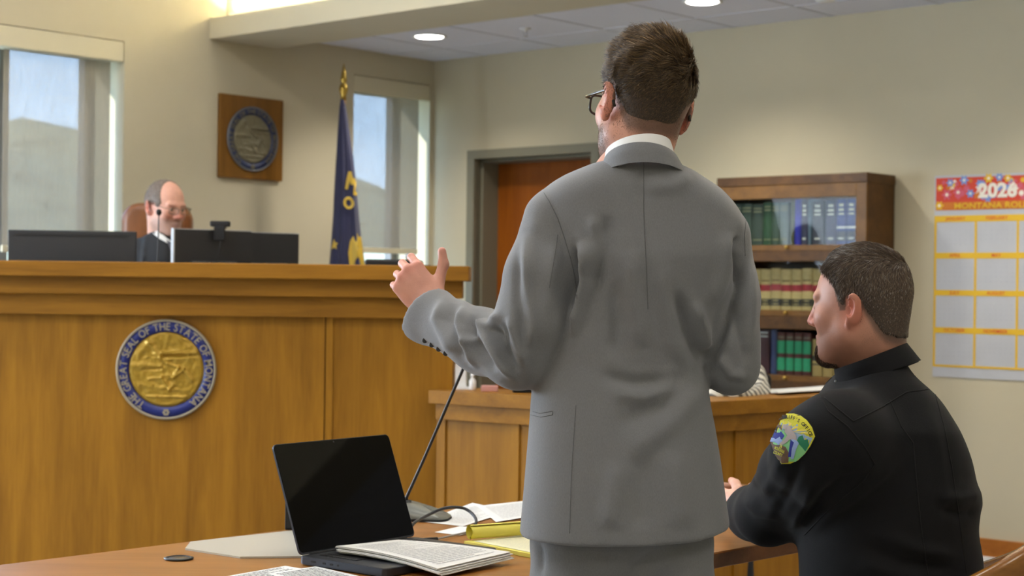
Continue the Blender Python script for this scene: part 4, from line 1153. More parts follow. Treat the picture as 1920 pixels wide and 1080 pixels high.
def print_lines(mb, at, v0, v1, nl, u0, u1, m, seed, hh=.28, e=.0005):
    r = random.Random(seed)
    for i in range(nl):
        v = v0 + (v1 - v0) * (i + .5) / nl; dv = abs(v1 - v0) / nl * hh / 2; u = u0; end = u1 if r.random() < .8 else u0 + (u1 - u0) * r.uniform(.4, .9)
        while u < end - .01:
            wd = r.uniform(.02, .09); ue = min(end, u + wd); k = max(1, int((ue - u) / .05) + 1)
            for t in range(k):
                a = u + (ue - u) * t / k; b = u + (ue - u) * (t + 1) / k
                mb.add([at(a, v - dv) + [0, 0, e], at(b, v - dv) + [0, 0, e], at(b, v + dv) + [0, 0, e], at(a, v + dv) + [0, 0, e]], [(0, 1, 2, 3)], m)
            u = ue + .012
def zq(px, py, z): return onz(px, py, z)
st_ = thing('document_stack', 'loose white papers on the clerk desk beside the officer chin', 'papers', zq(1500, 735, .928))
mb = MB()
for k, (dx, dy) in enumerate(((0, 0), (6, -1), (-8, -2), (4, -3))):
    sheet(mb, [zq(1455 + dx, 737 + dy * .2, .929 + k * .0035), zq(1600 + dx, 728, .929 + k * .0035), zq(1580 + dx, 722, .93 + k * .0035), zq(1445 + dx, 730, .93 + k * .0035)], 0, M_paper, n=4, wave=.001, thick=.002)
mb.build('sheets', st_)

# ================================================================== counsel table
TZ = .76
N0 = np.array([.549, 3.70]); TD = np.array([.69, .724]); TD /= np.linalg.norm(TD); TN = np.array([-TD[1], TD[0]]); TW = .883
def TT(s, t, z): p = N0 + TD * s + TN * t; return np.array([p[0], p[1], z])
S0, S1 = -2.7, .95
tb = thing('counsel_table', 'long oak counsel table in the foreground under the laptop', 'table', TT(-.9, TW / 2, 0))
mb = MB(); mb.box(S0, S1, 0, TW, TZ - .035, TZ - .0015, M_tedge, TT, bev=.002); mb.build('edge_band', tb)
mb = MB(); mb.box(S0 + .003, S1 - .003, .003, TW - .003, TZ - .01, TZ, M_table, TT); mb.build('tabletop', tb)
for s in (S0 + .12, S1 - .12):
    for t in (.1, TW - .1):
        mb = MB(); mb.box(s - .03, s + .03, t - .03, t + .03, 0, TZ - .035, M_blackm, TT, bev=.004); mb.build('leg', tb)
H = lambda px, py, h=0: onz(px, py, TZ + h)
# grommet
gc = H(335, 1048.5); T = lambda x, y, z: gc + np.array([x, y, z])
o = thing('cable_grommet', 'round dark cable grommet in the table top, left of the laptop', 'grommet', gc)
mb = MB(); mb.lathe([(.029, 0), (.031, .003), (.024, .005), (.022, .001)], M_black, 32, T); mb.build('ring', o)
mb = MB(); mb.lathe([(.021, .0005), (.021, .003), (.005, .0035)], mat('grommet_cap', (100, 88, 70), .3, metal=.6), 32, T); mb.build('cap', o)
# desk mat
mp = [H(x, y, .0) for x, y in ((347, 1031.5), (357, 1019), (540, 998.5), (640, 990), (700, 1010), (600, 1046), (541, 1046.5), (450, 1047.5))]
cm = sum(mp) / len(mp); mb = MB(); mb.prism([(p[0], p[1]) for p in mp], TZ + .0002, TZ + .0042, M_mat)
tag(mb.build('desk_mat', loc=cm * np.array([1, 1, 0]) + np.array([0, 0, TZ])), 'frosted grey desk mat lying under the laptop', 'desk mat')
# box behind the laptop
c = H(566, 998); o = thing('desk_speaker', 'black box standing on the mat behind the laptop', 'speaker', c)
T = lambda x, y, z: c + np.array([x, y, z])
wpx = 3.72 / F
xs0 = (533 - 566) * wpx; mb = MB(); mb.box(xs0, .03, 0, .05, .0045, (998 - 940) * wpx, M_blackm, T, bev=.003); mb.build('box_body', o)
mb = MB(); mb.box(xs0 + .004, .026, -.002, 0, .01, (998 - 946) * wpx, M_black, T); mb.build('front_grille', o)
# laptop
HL = onz(560, 1044.5, TZ + .016); HR = onz(776, 1008, TZ + .016); e1 = HR - HL; e1[2] = 0; WL = np.linalg.norm(e1); e1 /= WL; e2 = np.array([e1[1], -e1[0], 0])
FR = onz(706, 1071.5, TZ + .016); DL = np.dot(FR - HL, e2)
print('laptop', WL, DL, np.dot(FR - HL, e1))
ex2 = e2 * 1.0
hz = TZ + .0045
org = np.array([HL[0], HL[1], hz])
DL = .238
TL = lambda x, y, z: org + e1 * x + e2 * y + np.array([0, 0, z])
lp = thing('laptop', 'open dark grey laptop with black screen on the counsel table', 'laptop', org + e1 * WL / 2 + e2 * DL / 2)
def rrect(x0, x1, y0, y1, r, n=6):
    pts = []
    for cx, cy, a in ((x1 - r, y1 - r, 0), (x0 + r, y1 - r, 90), (x0 + r, y0 + r, 180), (x1 - r, y0 + r, 270)):
        for i in range(n + 1): t = math.radians(a + 90 * i / n); pts.append((cx + r * math.cos(t), cy + r * math.sin(t)))
    return pts
mb = MB(); mb.prism(rrect(0, WL, 0, DL, .012), .0, .0125, M_alu, TL); mb.prism(rrect(.001, WL - .001, .001, DL - .001, .012), -.002, .0135, M_alu, TL); base = mb.build('base', lp)
M_key = mat('keyboard_black', (16, 16, 18), .55); M_deck = mat('deck_grey', (52, 54, 60), .4, metal=.5)
mb = MB(); mb.prism(rrect(.004, WL - .004, .004, DL - .004, .01), .0135, .0139, M_deck, TL); mb.prism(rrect(.03, WL - .03, .025, .130, .004), .0139, .0142, M_key, TL)
mb.prism(rrect(WL / 2 - .075, WL / 2 + .075, .140, .228, .005), .0139, .0141, M_alu, TL); mb.build('deck', base)
mb = MB()
for r in range(6):
    n = 14; y = .028 + r * .0172
    for k in range(n):
        x = .033 + k * (WL - .066) / n
        if r == 5 and 4 < k < 9: continue
        mb.box(x, x + (WL - .066) / n - .003, y, y + .0145, .0141, .0155, M_key, TL)
    if r == 5: mb.box(.033 + 5 * (WL - .066) / n, .033 + 9 * (WL - .066) / n - .003, y, y + .0145, .0141, .0155, M_key, TL)
mb.build('keyboard', base)
mb = MB()
for y, w_ in ((.035, .014), (.068, .009), (.088, .009), (.108, .005)): mb.prism(rrect(y, y + w_, .0045, .0085, .0018), -.0006, .0008, M_blackm, lambda x, y2, z: TL(z, x, y2))
mb.build('side_port', base)
al = math.radians(21); LU = np.array([0, 0, math.cos(al)]) - e2 * math.sin(al); LN = e2 * math.cos(al) + np.array([0, 0, math.sin(al)])
LH = .236; lo_ = org + np.array([0, 0, .0145]) + e2 * .004
TLd = lambda x, y, z: lo_ + e1 * x + LU * y + LN * z
mb = MB(); mb.prism(rrect(0, WL, .001, LH, .011), -.004, .0005, M_alu, TLd); lid = mb.build('lid', lp)
M_scr = mat('black_screen', (4, 4, 5), .04, spec=.25)
mb = MB(); mb.prism(rrect(.0015, WL - .0015, .005, LH - .0015, .010), .0005, .0012, M_scr, TLd); mb.build('screen', lid)
mb = MB(); mb.lathe([(.0022, .0012), (.0022, .0014), (.001, .0014)], M_dgrey, 16, lambda x, y, z: TLd(WL / 2 + x, LH - .006 + y, z)); mb.build('camera_lens', lid)
mb = MB(); mb.tube([TL(.03, .003, .0135), TL(WL - .03, .003, .0135)], .0045, M_blackm, 10); mb.build('hinge', lp)
# stapled papers lying over keyboard and table
dc = thing('stapled_document', 'thick stapled document lying across the laptop keyboard', 'document', zq(800, 1045, TZ + .01))
A_ = zq(630, 1026, .794); B_ = zq(747, 1014, .794); C_ = zq(957, 1041, .779); D_ = zq(821, 1074, .772)
def docz(k):
    base_ = -.0021 * k
    def f(u, v):                # u: A->B side, v: towards C/D
        z = .7965 + base_ - .006 * v + .004 * math.sin(v * 3.1) * (1 - u * .5) - .0105 * (v ** 2) * (1 - u * .55)
        return max(z, TZ + .004 + .0012 * (6 - k)) if v < .999 else max(z, TZ + .003 + .0012 * (6 - k))
    return f
for k in range(6, -1, -1):
    mb = MB(); rr_ = random.Random(k); j = np.array([rr_.uniform(-.004, .004), rr_.uniform(-.004, .004), 0]) * (k > 0) + e2 * .0012 * k
    at = sheet(mb, [A_ + j, B_ + j, C_ + j, D_ + j], 0, M_paper, n=16, zf=docz(k), thick=.0012)
    sh = mb.build('sheet', dc)
mb = MB(); print_lines(mb, at, .12, .94, 22, .09, .9, M_ink, 4, .3, .0009); mb.build('typed_text', sh)
# printed sheets at the bottom edge
for i, (quad, lab_, sd_) in enumerate((([(405, 1084), (535, 1061), (600, 1072), (520, 1100)], 'printed sheet at the bottom edge, under the other one', 3), ([(500, 1076), (592, 1062), (690, 1084), (600, 1100)], 'printed sheet with heading at the bottom edge, lying on top', 9))):
    q = [zq(x, y, TZ + .001 + .0012 * i) for x, y in quad]; o = thing('printed_sheet', lab_, 'paper', sum(q) / 4 * np.array([1, 1, 0]) + np.array([0, 0, TZ]), 'printed sheets at the bottom edge')
    mb = MB(); at = sheet(mb, q, 0, M_paper, n=6, zf=lambda u, v, i=i: TZ + .0012 + .0013 * i); pg = mb.build('page', o)
    mb = MB(); print_lines(mb, at, .06, .9, 12, .1, .9, M_inkd, sd_, .35); mb.build('typed_text', pg)
# white papers beyond the microphone
for i, quad in enumerate(([(790, 978), (886, 943), (965, 958), (868, 987)], [(893, 949), (1010, 937), (1090, 955), (930, 979)], [(815, 998), (862, 987), (910, 990), (862, 1004)])):
    q = [zq(x, y, TZ + .001 + .0014 * (i == 1)) for x, y in quad]
    o = thing('paper_sheet', ('white sheet lying beside the microphone base', 'white sheet spread behind the suited man, farthest on the table', 'small white slip of paper between microphone and yellow pad')[i], 'paper', sum(q) / 4 * np.array([1, 1, 0]) + np.array([0, 0, TZ]), 'loose papers beyond the microphone')
    mb = MB(); at = sheet(mb, q, 0, M_paper, n=6, zf=lambda u, v, i=i: TZ + .0015 + .0015 * (i == 1) + .0035 * (i < 2) * u * v * math.sin(u * 4)); pg = mb.build('page', o)
    if i < 2: mb = MB(); print_lines(mb, at, .1, .9, 14, .1, .9, M_ink, 20 + i, .25); mb.build('handwriting', pg)
# legal pad
pd = thing('legal_pad', 'yellow legal pad with rolled back pages beside the suited man', 'note pad', H(940, 1025))
pp_ = [H(x, y) for x, y in ((870, 1022), (1012, 1050), (1130, 1036), (1000, 1009))]
mb = MB(); mb.prism([(p[0], p[1]) for p in pp_], TZ + .0005, TZ + .009, M_yellow); mb.build('pad_block', pd)
pi = [pp_[0] * .93 + pp_[2] * .07, pp_[1] * .95 + pp_[3] * .05, pp_[2] * .95 + pp_[0] * .05, pp_[3]]
M_cream = mat('pad_page', (226, 222, 186), .8)
mb = MB(); at = sheet(mb, pi, 0, M_cream, n=6, zf=lambda u, v: TZ + .0102); pgp = mb.build('top_page', pd)
mb = MB(); print_lines(mb, at, .1, .95, 16, .05, .9, M_ink, 31, .12); mb.build('handwriting', pgp)
ra, rb = H(880, 1021), H(1010, 1011); ax = rb - ra; Lr = np.linalg.norm(ax); ax /= Lr; pr = np.array([-ax[1], ax[0], 0])
for turn, name in ((0, 'rolled_page'),):
    rows = []
    for i in range(9):
        row = []
        for k in range(60):
            t = k / 59 * 2 * math.pi * 1.75; r_ = .0165 - .0062 * (k / 59); c_ = ra + ax * (Lr * i / 8) + np.array([0, 0, .0265]) - pr * .0
            row.append(c_ + pr * (-math.cos(t + 1.2)) * r_ * 1.05 + np.array([0, 0, 1]) * (-math.sin(t + 1.2)) * r_ * -1)
        rows.append(row)
    mb = MB(); mb.grid(rows, M_yellow); mb.grid([[p + np.array([0, 0, .0006]) for p in r] for r in rows], M_yellow); mb.build(name, pd)
# conference microphone
mc = H(797, 974); MY = mc[1]
o = thing('gooseneck_microphone', 'black gooseneck microphone on a grey base, leaning behind the laptop', 'microphone', mc)
mx_ = np.array([.985, -.17, 0]); my_ = np.array([.17, .985, 0]); T = lambda x, y, z: mc + mx_ * x + my_ * y + np.array([0, 0, z])
M_mbase = mat('microphone_base_grey', (112, 114, 108), .35, metal=.4)
mb = MB(); rows = []
for i, (h0, sc) in enumerate(((0, 1.0), (.006, 1.0), (.007, .985))):
    rows.append([T(x * sc, y * sc, h0) for x, y in rrect(-.062, .062, -.05, .05, .03, 8)])
for q, sc in ((.0, .96), (.6, .80), (1, .5), (1, .02)):
    rows.append([T(x * sc - .01 * q, y * sc + .006 * q, .008 + (.026 - .26 * x * sc) * (.35 + .65 * q) * (1 if x < .05 else .6)) for x, y in rrect(-.062, .062, -.05, .05, .03, 8)])
mb.grid(rows[:3], M_blackm, False, True); mb.grid(rows[2:], M_mbase, True, True); mb.build('base', o)
s0 = T(-.046, .0, .03)
mb = MB(); mb.tube([s0 - np.array([0, 0, .012]), s0 + np.array([0, 0, .016])], .011, M_black, 16); mb.build('socket', o)
pts = [s0 + np.array([0, 0, .01])]
for (x, y) in ((762, 933), (775, 905), (797, 856), (820, 803), (845, 745), (866, 697), (876, 672)): pts.append(P(x, y, s0[1] + .0))
mb = MB(); mb.tube(pts, [.0042] * 3 + [.004] * 5, M_black, 10); mb.build('stem', o)
tp = pts[-1]; dd = pts[-1] - pts[-2]; dd /= np.linalg.norm(dd); mb = MB(); mb.tube([tp, tp + dd * .02, tp + dd * .05], [.008, .009, .006], M_blackm, 12); mb.build('capsule', o)
mb = MB(); gl_ = T(-.02, -.02, .028); mb.lathe([(.0022, 0), (.002, .0015), (.0008, .002)], emis('green_led', (90, 235, 90), 2.0), 12, lambda x, y, z: gl_ + np.array([x, y, z])); mb.build('indicator_light', o)
# cable loop with plug
cl = thing('usb_cable', 'black cable arcing over the papers to a grey plug at the laptop', 'cable', H(850, 1000))
def CP(px, py, h): return onz(px, py, TZ + h)
pts = [CP(768, 1000, .012), CP(775, 982, .03), CP(800, 967, .036), CP(826, 955, .045), CP(850, 951, .048), CP(872, 954, .042), CP(888, 966, .03), CP(893, 978, .02), CP(888, 988, .013), CP(878, 997, .008)]
def smooth_pts(pts, k=6):
    out = []
    n = len(pts)
    for i in range(n - 1):
        p0, p1, p2, p3 = pts[max(i - 1, 0)], pts[i], pts[i + 1], pts[min(i + 2, n - 1)]
        for j in range(k):
            t = j / k; out.append(.5 * ((2 * p1) + (-p0 + p2) * t + (2 * p0 - 5 * p1 + 4 * p2 - p3) * t * t + (-p0 + 3 * p1 - 3 * p2 + p3) * t ** 3))
    out.append(pts[-1]); return out
mb = MB(); mb.tube(smooth_pts(pts), .0037, mat('black_rubber', (30, 32, 38), .5), 10); mb.build('cord', cl)
mb = MB(); mb.tube(smooth_pts([CP(880, 996, .006), CP(866, 1000, .005), CP(840, 1006, .005), CP(818, 1011, .007)]), .0024, mat('grey_sleeve', (150, 148, 146), .5), 10); mb.build('grey_cord', cl)
mb = MB(); mb.tube([CP(819, 1011, .0075), CP(795, 1013, .009)], .0052, M_blackm, 10); mb.tube([CP(795, 1013, .009), CP(786, 1013.6, .0095)], .0038, M_alu, 10); mb.build('plug', cl)

# ================================================================== people
def interp(z, ks, vs):
    """profile by height: pixel rows ks (top to bottom) at depth Y -> value"""
    return np.interp(z, ks, vs)
def smoothstep(x): x = np.clip(x, 0, 1); return x * x * (3 - 2 * x)
def torso_fn(Y, rows, depth, yc=0.0, p=2.4):
    """rows: (py, left px, right px); depth: (py, half depth m, centre shift m)"""
    zs = np.array([(540 - r[0]) * Y / F for r in rows])[::-1]; lx = np.array([(r[1] - 960) * Y / F for r in rows])[::-1]; rx = np.array([(r[2] - 960) * Y / F for r in rows])[::-1]
    zd = np.array([(540 - r[0]) * Y / F for r in depth])[::-1]; bd = np.array([r[1] for r in depth])[::-1]; cdp = np.array([r[2] for r in depth])[::-1]
    # densify + smooth the profiles
    zz_ = np.linspace(zs[0], zs[-1], 200)
    def sm(a):
        v = np.interp(zz_, zs, a); k = np.ones(9) / 9; return np.convolve(np.pad(v, 4, mode='edge'), k, 'valid')
    L_, R_ = sm(lx), sm(rx)
    def fn(p_):
        x, y, z = p_
        l = np.interp(z, zz_, L_); r = np.interp(z, zz_, R_); c = .5 * (l + r); a = .5 * (r - l); b = np.interp(z, zd, bd); cy = Y + yc + np.interp(z, zd, cdp)
        q = ((np.abs(x - c) / a) ** p + (np.abs(y - cy) / b) ** p) ** (1 / p)
        return (q - 1) * np.minimum(a, b) * .9
    return fn
def top_fn(Y, pts, fall=.9, yc=0.0, k=.03):
    xs = np.array([(q[0] - 960) * Y / F for q in pts]); zt = np.array([(540 - q[1]) * Y / F for q in pts])
    def fn(p_):
        x, y, z = p_; t = np.interp(x, xs, zt); dy = y - Y - yc
        return (z - t + fall * dy * dy / .12) * .8
    return fn
def ring_band(mb, c0, r0, c1, r1, thick, m, kx, ky, n=64, a0=0.0, a1=2 * math.pi, lip=None):
    """upright band of cloth round the neck: c bottom, c top in the camera frame"""
    rows = []
    closed = abs(a1 - a0 - 2 * math.pi) < 1e-6
    prof = [(0, 0), (.5, 0), (1, 0), (1, -thick), (.5, -thick), (0, -thick)]
    for t, off in prof:
        row = []
        for k in range(n):
            an = a0 + (a1 - a0) * k / (n if closed else n - 1)
            rx = r0[0] + (r1[0] - r0[0]) * t + off; ry = r0[1] + (r1[1] - r0[1]) * t + off; c = np.array(c0) * (1 - t) + np.array(c1) * t
            ex, ey = math.cos(an), math.sin(an); row.append(c2w(c + np.array([rx * ex, ry * ey, kx * ex - ky * ey])))
        rows.append(row)
    rows.append(rows[0]); mb.grid(rows, m, True, closed)
def glasses(parent, Rm, org, m, rim=.0016, w_=.024, h_=.017, zc=.007, half=False):
    T = lambda x, y, z: c2w(place(np.array([[x, y, z]]), Rm, org))[0]
    o = MB()
    for s in (-1, 1):
        pts = [T(s * .033 + (w_ + .001) * (abs(math.cos(t)) ** .55) * (1 if math.cos(t) > 0 else -1), .110 - .006 * (abs(math.cos(t)) if (math.cos(t) * s) > 0 else 0), zc + h_ * (abs(math.sin(t)) ** .55) * (1 if math.sin(t) > 0 else -1)) for t in [2 * math.pi * k / 32 for k in range(33)]]
        o.tube(pts, rim, m, 8, cap=False)
        o.tube([T(s * .058, .105, zc + .010), T(s * .074, .096, zc + .010), T(s * .080, .060, zc + .011), T(s * .0845, -.004, zc + .014), T(s * .0835, -.022, zc + .004), T(s * .080, -.034, zc - .018)], [rim, rim * 1.2, rim * 1.2, rim * 1.1, rim * 1.3, rim * 1.2], m, 8)
    o.tube([T(-.010, .112, zc + .006), T(0, .115, zc + .009), T(.010, .112, zc + .006)], rim, m, 8)
    fr = o.build('spectacles', parent)
    for s in (-1, 1):
        o = MB(); pp = [(s * .033 + w_ * (abs(math.cos(t)) ** .55) * (1 if math.cos(t) > 0 else -1), zc + h_ * (abs(math.sin(t)) ** .55) * (1 if math.sin(t) > 0 else -1)) for t in [2 * math.pi * k / 24 for k in range(24)]]
        o.add([T(x, .1105, z) for x, z in pp] + [T(x, .1095, z) for x, z in pp], [tuple(range(24)), tuple(reversed(range(24, 48)))] + [(i, (i + 1) % 24, 24 + (i + 1) % 24, 24 + i) for i in range(24)], M_caseglass); o.build('lens', fr)
    return fr
def eyes(parent, Rm, org):
    T = lambda x, y, z: c2w(place(np.array([[x, y, z]]), Rm, org))[0]
    for s in (-1, 1):
        o = MB(); o.lathe([(.0006, -.0118), (.006, -.0102), (.0102, -.006), (.0118, 0), (.0102, .006), (.006, .0102), (.0006, .0118)], M_eye, 20, lambda x, y, z: T(s * .031 + x, .0775 + z, .0095 + y))
        e = o.build('eyeball', parent); o = MB(); o.lathe([(.0052, .0100), (.0045, .0118), (.0006, .0123)], M_iris, 16, lambda x, y, z: T(s * .031 + x, .0775 + z, .0080 + y)); o.build('iris', e)
def head_parts(Rm, org, neck_cam, base, h=.003, neck_r=.057, fat=0.0, stubble=None, sfac=0):
    Rm = np.asarray(Rm); nb = np.linalg.inv(Rm) @ (np.asarray(neck_cam) - org)
    lo = np.minimum((-.105, -.125, -.135), nb - .08); hi = np.maximum((.105, .135, .14), nb + .08)
    V, Q = sdf_mesh(head_sdf(nb, neck_r, fat=fat), lo, hi, h); V = smooth_mesh(V, Q, 1, .35)
    return V, Q, skin_tint(V, base, stubble=stubble, sfac=sfac)
def hair_cap(thick, hairline, h=.004, nr=.052):
    V, Q = sdf_mesh(cap_sdf(thick, 0, hairline, nr), (-.115, -.145, -.09), (.115, .13, .165), h); return smooth_mesh(V, Q, 1, .3), Q
def nz3(x, y, z, s): return np.sin(x * s + 1.3) * np.sin(y * s * 1.1 + 2.1) * np.sin(z * s * .9 + .5)

# ------------------------------------------------------------------ the man in the grey suit
MY = 3.06
man = thing('person', 'standing man in grey suit and glasses seen from behind, left hand raised', 'person', (P(1180, 540, MY)[0], MY, 0))
mR = rot(math.radians(25), math.radians(2), math.radians(7)); mo = K(1208, 203, 3.07); mneck = K(1192, 345, 3.06)
Vh, Qh, Ch = head_parts(mR, mo, mneck, (198, 142, 118), h=.0028, neck_r=.0515, stubble=(112, 80, 62), sfac=.95)
def mline(y): return np.interp(y, [-.12, -.07, -.045, -.03, -.02, .028, .045, .06, .085, .1], [-.054, -.050, -.042, -.018, .024, .030, .020, .060, .088, .098])
Ch = hair_fade(Ch, Vh, mline, (72, 56, 44))
HB = [(place(Vh, mR, mo), Qh, Ch)]
# left hand
wr = K(812, 578, 3.27)
xh = np.array([-.60, .22, .72]); xh /= np.linalg.norm(xh); zh = np.array([.74, .10, .60]); zh -= xh * np.dot(xh, zh); zh /= np.linalg.norm(zh); yh = np.cross(zh, xh)
if yh[1] > 0: yh = -yh
HR_ = np.stack([xh, yh, zh], 1)
hf = hand_sdf([(.7, .95, .6), (.9, 1.0, .6), (1.0, 1.0, .6), (1.0, 1.0, .6)], [(.010, -.004, .016), (.040, -.010, .044), (.060, -.010, .072), (.082, -.004, .086)], spread=.05, arm=.075)
Vl, Ql = sdf_mesh(hf, (-.11, -.125, -.075), (.175, .035, .12), .0026); Vl = smooth_mesh(Vl, Ql, 1, .35)
if np.linalg.det(HR_) < 0: Ql = Ql[:, ::-1]
def hand_tint(V, base):
    C = np.tile(np.array(lin(base)), (len(V), 1)); m = (np.exp(-((V[:, 0] - .09) / .012) ** 2) * .35 + np.clip((V[:, 0] - .12) / .06, 0, 1) * .3)[:, None]
    return C * (1 - m) + np.array(lin((204, 118, 104))) * m
HB.append((Vl @ HR_.T + wr, Ql, hand_tint(Vl, (204, 146, 126))))
# right hand, in front of the body
wr2 = K(1290, 640, 3.36); x2 = np.array([-.5, .75, .3]); x2 /= np.linalg.norm(x2); z2 = np.array([0, -.2, 1.0]); z2 -= x2 * np.dot(x2, z2); z2 /= np.linalg.norm(z2); y2 = np.cross(z2, x2); HR2 = np.stack([x2, -y2, z2], 1)
V2, Q2 = sdf_mesh(hand_sdf([(.3, .5, .3)] * 4, [(.010, -.004, .016), (.040, -.012, .042), (.066, -.016, .056), (.09, -.02, .062)]), (-.10, -.12, -.075), (.19, .035, .11), .004)
HB.append((V2 @ HR2.T + wr2, Q2 if np.linalg.det(HR2) > 0 else Q2[:, ::-1], hand_tint(V2, (204, 146, 126))))
# trunk, arms under the cloth, one skin
L_arm = [(K(1030, 412, 3.05), .040), (K(962, 662, 3.04), .036), (wr, .025)]
R_arm = [(K(1358, 450, 3.07), .040), (K(1372, 680, 3.08), .036), (wr2, .025)]
def mbody(p):
    d = ell(p, K(1195, 520, 3.07), (.13, .08, .26)); d = smin(d, rc(p, mneck, K(1195, 420, 3.07), .055, .09), .05); d = smin(d, ell(p, K(1175, 900, 3.08), (.13, .09, .16)), .08)
    d = smin(d, chain(p, L_arm, .02), .03); return smin(d, chain(p, R_arm, .02), .03)
Vb, Qb = sdf_mesh(mbody, (-.22, 2.90, -.52), (.47, 3.46, .30), .012); HB.append((Vb, Qb, np.tile(np.array(lin((200, 142, 118))), (len(Vb), 1))))
V_, Q_, C_c = merge(HB); body = np_object('body', c2w(V_), Q_, M_skin, man, C_c)
eyes(man, mR, mo)
glasses(man, mR, mo, mat('dark_spectacle_frame', (34, 30, 28), .25), rim=.0023, w_=.026, h_=.018, zc=.006)
# hair
def mthick(x, y, z): return .0008 + .012 * smoothstep((z - mline(y)) / .10) + .009 * smoothstep((z - .06) / .06) - .008 * smoothstep(x / .06) * smoothstep((z - mline(y)) / .06)
Vc, Qc = hair_cap(mthick, lambda x, y, z: z - mline(y) - .016 * (y < .02) * np.clip(1 - (z + .05) / .08, 0, 1) + .004 * nz3(x, y, z, 150))
Nn = vnormals(Vc, Qc); Vc = Vc + Nn * (.0028 * nz3(Vc[:, 0], Vc[:, 1], Vc[:, 2], 90) * smoothstep((Vc[:, 2] - .03) / .05))[:, None]
W0 = np.array([.040, -.072, .100])
_e1 = np.array([1., 0, 0]); _e1 = _e1 - W0 * np.dot(_e1, W0) / np.dot(W0, W0); _e1 /= np.linalg.norm(_e1); _e2 = np.cross(W0 / np.linalg.norm(W0), _e1)
_d = Vc - W0; _ph = np.arctan2(_d @ _e2, _d @ _e1); _r = np.linalg.norm(_d, axis=1)
Vc = Vc + Nn * ((.0017 * np.sin(_ph * 13 + _r * 45 + 1.5 * nz3(Vc[:, 0], Vc[:, 1], Vc[:, 2], 60)) + .0010 * np.sin(_ph * 29 - _r * 60 + 2)) * smoothstep((Vc[:, 2] - .01) / .05) * smoothstep(_r / .02) - .002)[:, None]
def mflow(R):
    d = R - W0; r = np.linalg.norm(d, axis=1)[:, None]; u = d / r; sw = np.cross(u, W0 / np.linalg.norm(W0)); k = np.exp(-(r / .05))
    D = u * 1.0 + sw * (1.6 * k + .35); D[:, 1] += np.clip(R[:, 2] - .05, 0, .1) * 9; D[:, 2] -= np.clip(.06 - R[:, 2], 0, .1) * 8; D += .35 * np.sin(R[:, [1, 2, 0]] * 170 + 1.0)
    return D
capc = np.tile(np.array(lin((62, 50, 38))), (len(Vc), 1))
mlen = lambda x, y, z: .004 + .022 * smoothstep((z + .01) / .11)
S1v, S1q, S1c = strands(Vc, Qc, 42000, mlen, mflow, width=.00045, lift=.30, dark=(56, 44, 34), light=(146, 118, 80), jit=.14)
# thin fade on the skin of the neck
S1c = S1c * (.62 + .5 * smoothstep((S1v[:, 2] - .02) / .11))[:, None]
kp = lambda x, y, z: np.clip((z + .074) / .045, 0, 1) ** 1.5 * ((y < -.015) | (z > .02)) * (z < mline(y) + .036)
S2v, S2q, S2c = strands(Vh, Qh, 90000, lambda x, y, z: .0035 + 0 * x, lambda R: np.tile(np.array([0, 0, -1.0]), (len(R), 1)), width=.00024, lift=.3, dark=(66, 50, 40), light=(126, 98, 70), keep=kp)
kb = lambda x, y, z: np.clip((-.030 - z) / .02, 0, 1) * (y > -.006) * (z > -.125) * .9
S3v, S3q, S3c = strands(Vh, Qh, 26000, lambda x, y, z: .0035 + 0 * x, lambda R: np.tile(np.array([0, .3, -1.0]), (len(R), 1)), width=.00026, lift=.35, dark=(80, 58, 42), light=(150, 112, 80), keep=kb)
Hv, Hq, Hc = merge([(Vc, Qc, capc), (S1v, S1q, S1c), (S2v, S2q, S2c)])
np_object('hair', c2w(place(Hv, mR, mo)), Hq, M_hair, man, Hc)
np_object('beard_stubble', c2w(place(S3v, mR, mo)), S3q, M_hair, man, S3c)
# jacket
jrows = [(270, 1150, 1262), (330, 1000, 1400), (400, 1000, 1400), (450, 1022, 1398), (500, 1040, 1388), (560, 1040, 1370), (610, 1028, 1350), (660, 1010, 1330), (700, 1001, 1324), (740, 996, 1329), (800, 992, 1341), (870, 986, 1352), (930, 981, 1360), (1005, 974, 1371), (1060, 970, 1378)]
jdep = [(270, .10, .01), (400, .118, .012), (480, .128, .01), (600, .122, .02), (680, .118, .02), (800, .132, .012), (900, .142, .01), (1010, .150, .01)]
tf = torso_fn(MY, jrows, jdep)
tp_ = top_fn(MY, [(985, 395), (1000, 362), (1012, 349), (1060, 326), (1110, 307), (1150, 297), (1200, 294), (1250, 298), (1290, 316), (1350, 352), (1385, 380), (1400, 398), (1412, 430)], fall=.22)
hemx = np.array([(q - 960) * MY / F for q in (970, 1070, 1200, 1300, 1375)]); hemz = np.array([(540 - q) * MY / F for q in (1003, 1006, 1004, 998, 985)])
SL = [(K(1034, 410, 3.05), .052), (K(1014, 520, 3.035), .063), (K(1000, 600, 3.03), .066), (K(972, 664, 3.04), .060), (K(905, 640, 3.12), .057), (K(802, 590, 3.26), .052), (K(720, 547, 3.37), .052)]
SR = [(K(1360, 442, 3.07), .047), (K(1362, 560, 3.06), .056), (K(1368, 640, 3.06), .050), (K(1371, 688, 3.07), .046), (K(1345, 672, 3.20), .046), (K(1290, 640, 3.34), .044)]
cd1 = SL[-1][0] - SL[-2][0]; cd1 /= np.linalg.norm(cd1); cn = cd1 + np.array([-.10, 0, .38]); cn /= np.linalg.norm(cn); cpt = K(795, 595, 3.265)
def jacket(p):
    x, y, z = p
    d = smax(tf(p), tp_(p), .035)
    d = smax(d, np.interp(x, hemx, hemz) - z, .004)
    s = chain(p, SL, .03); s = smax(s, (x - cpt[0]) * cn[0] + (y - cpt[1]) * cn[1] + (z - cpt[2]) * cn[2], .0015)
    r = chain(p, SR, .03)
    d = smin(d, s, .010); return smin(d, r, .010)
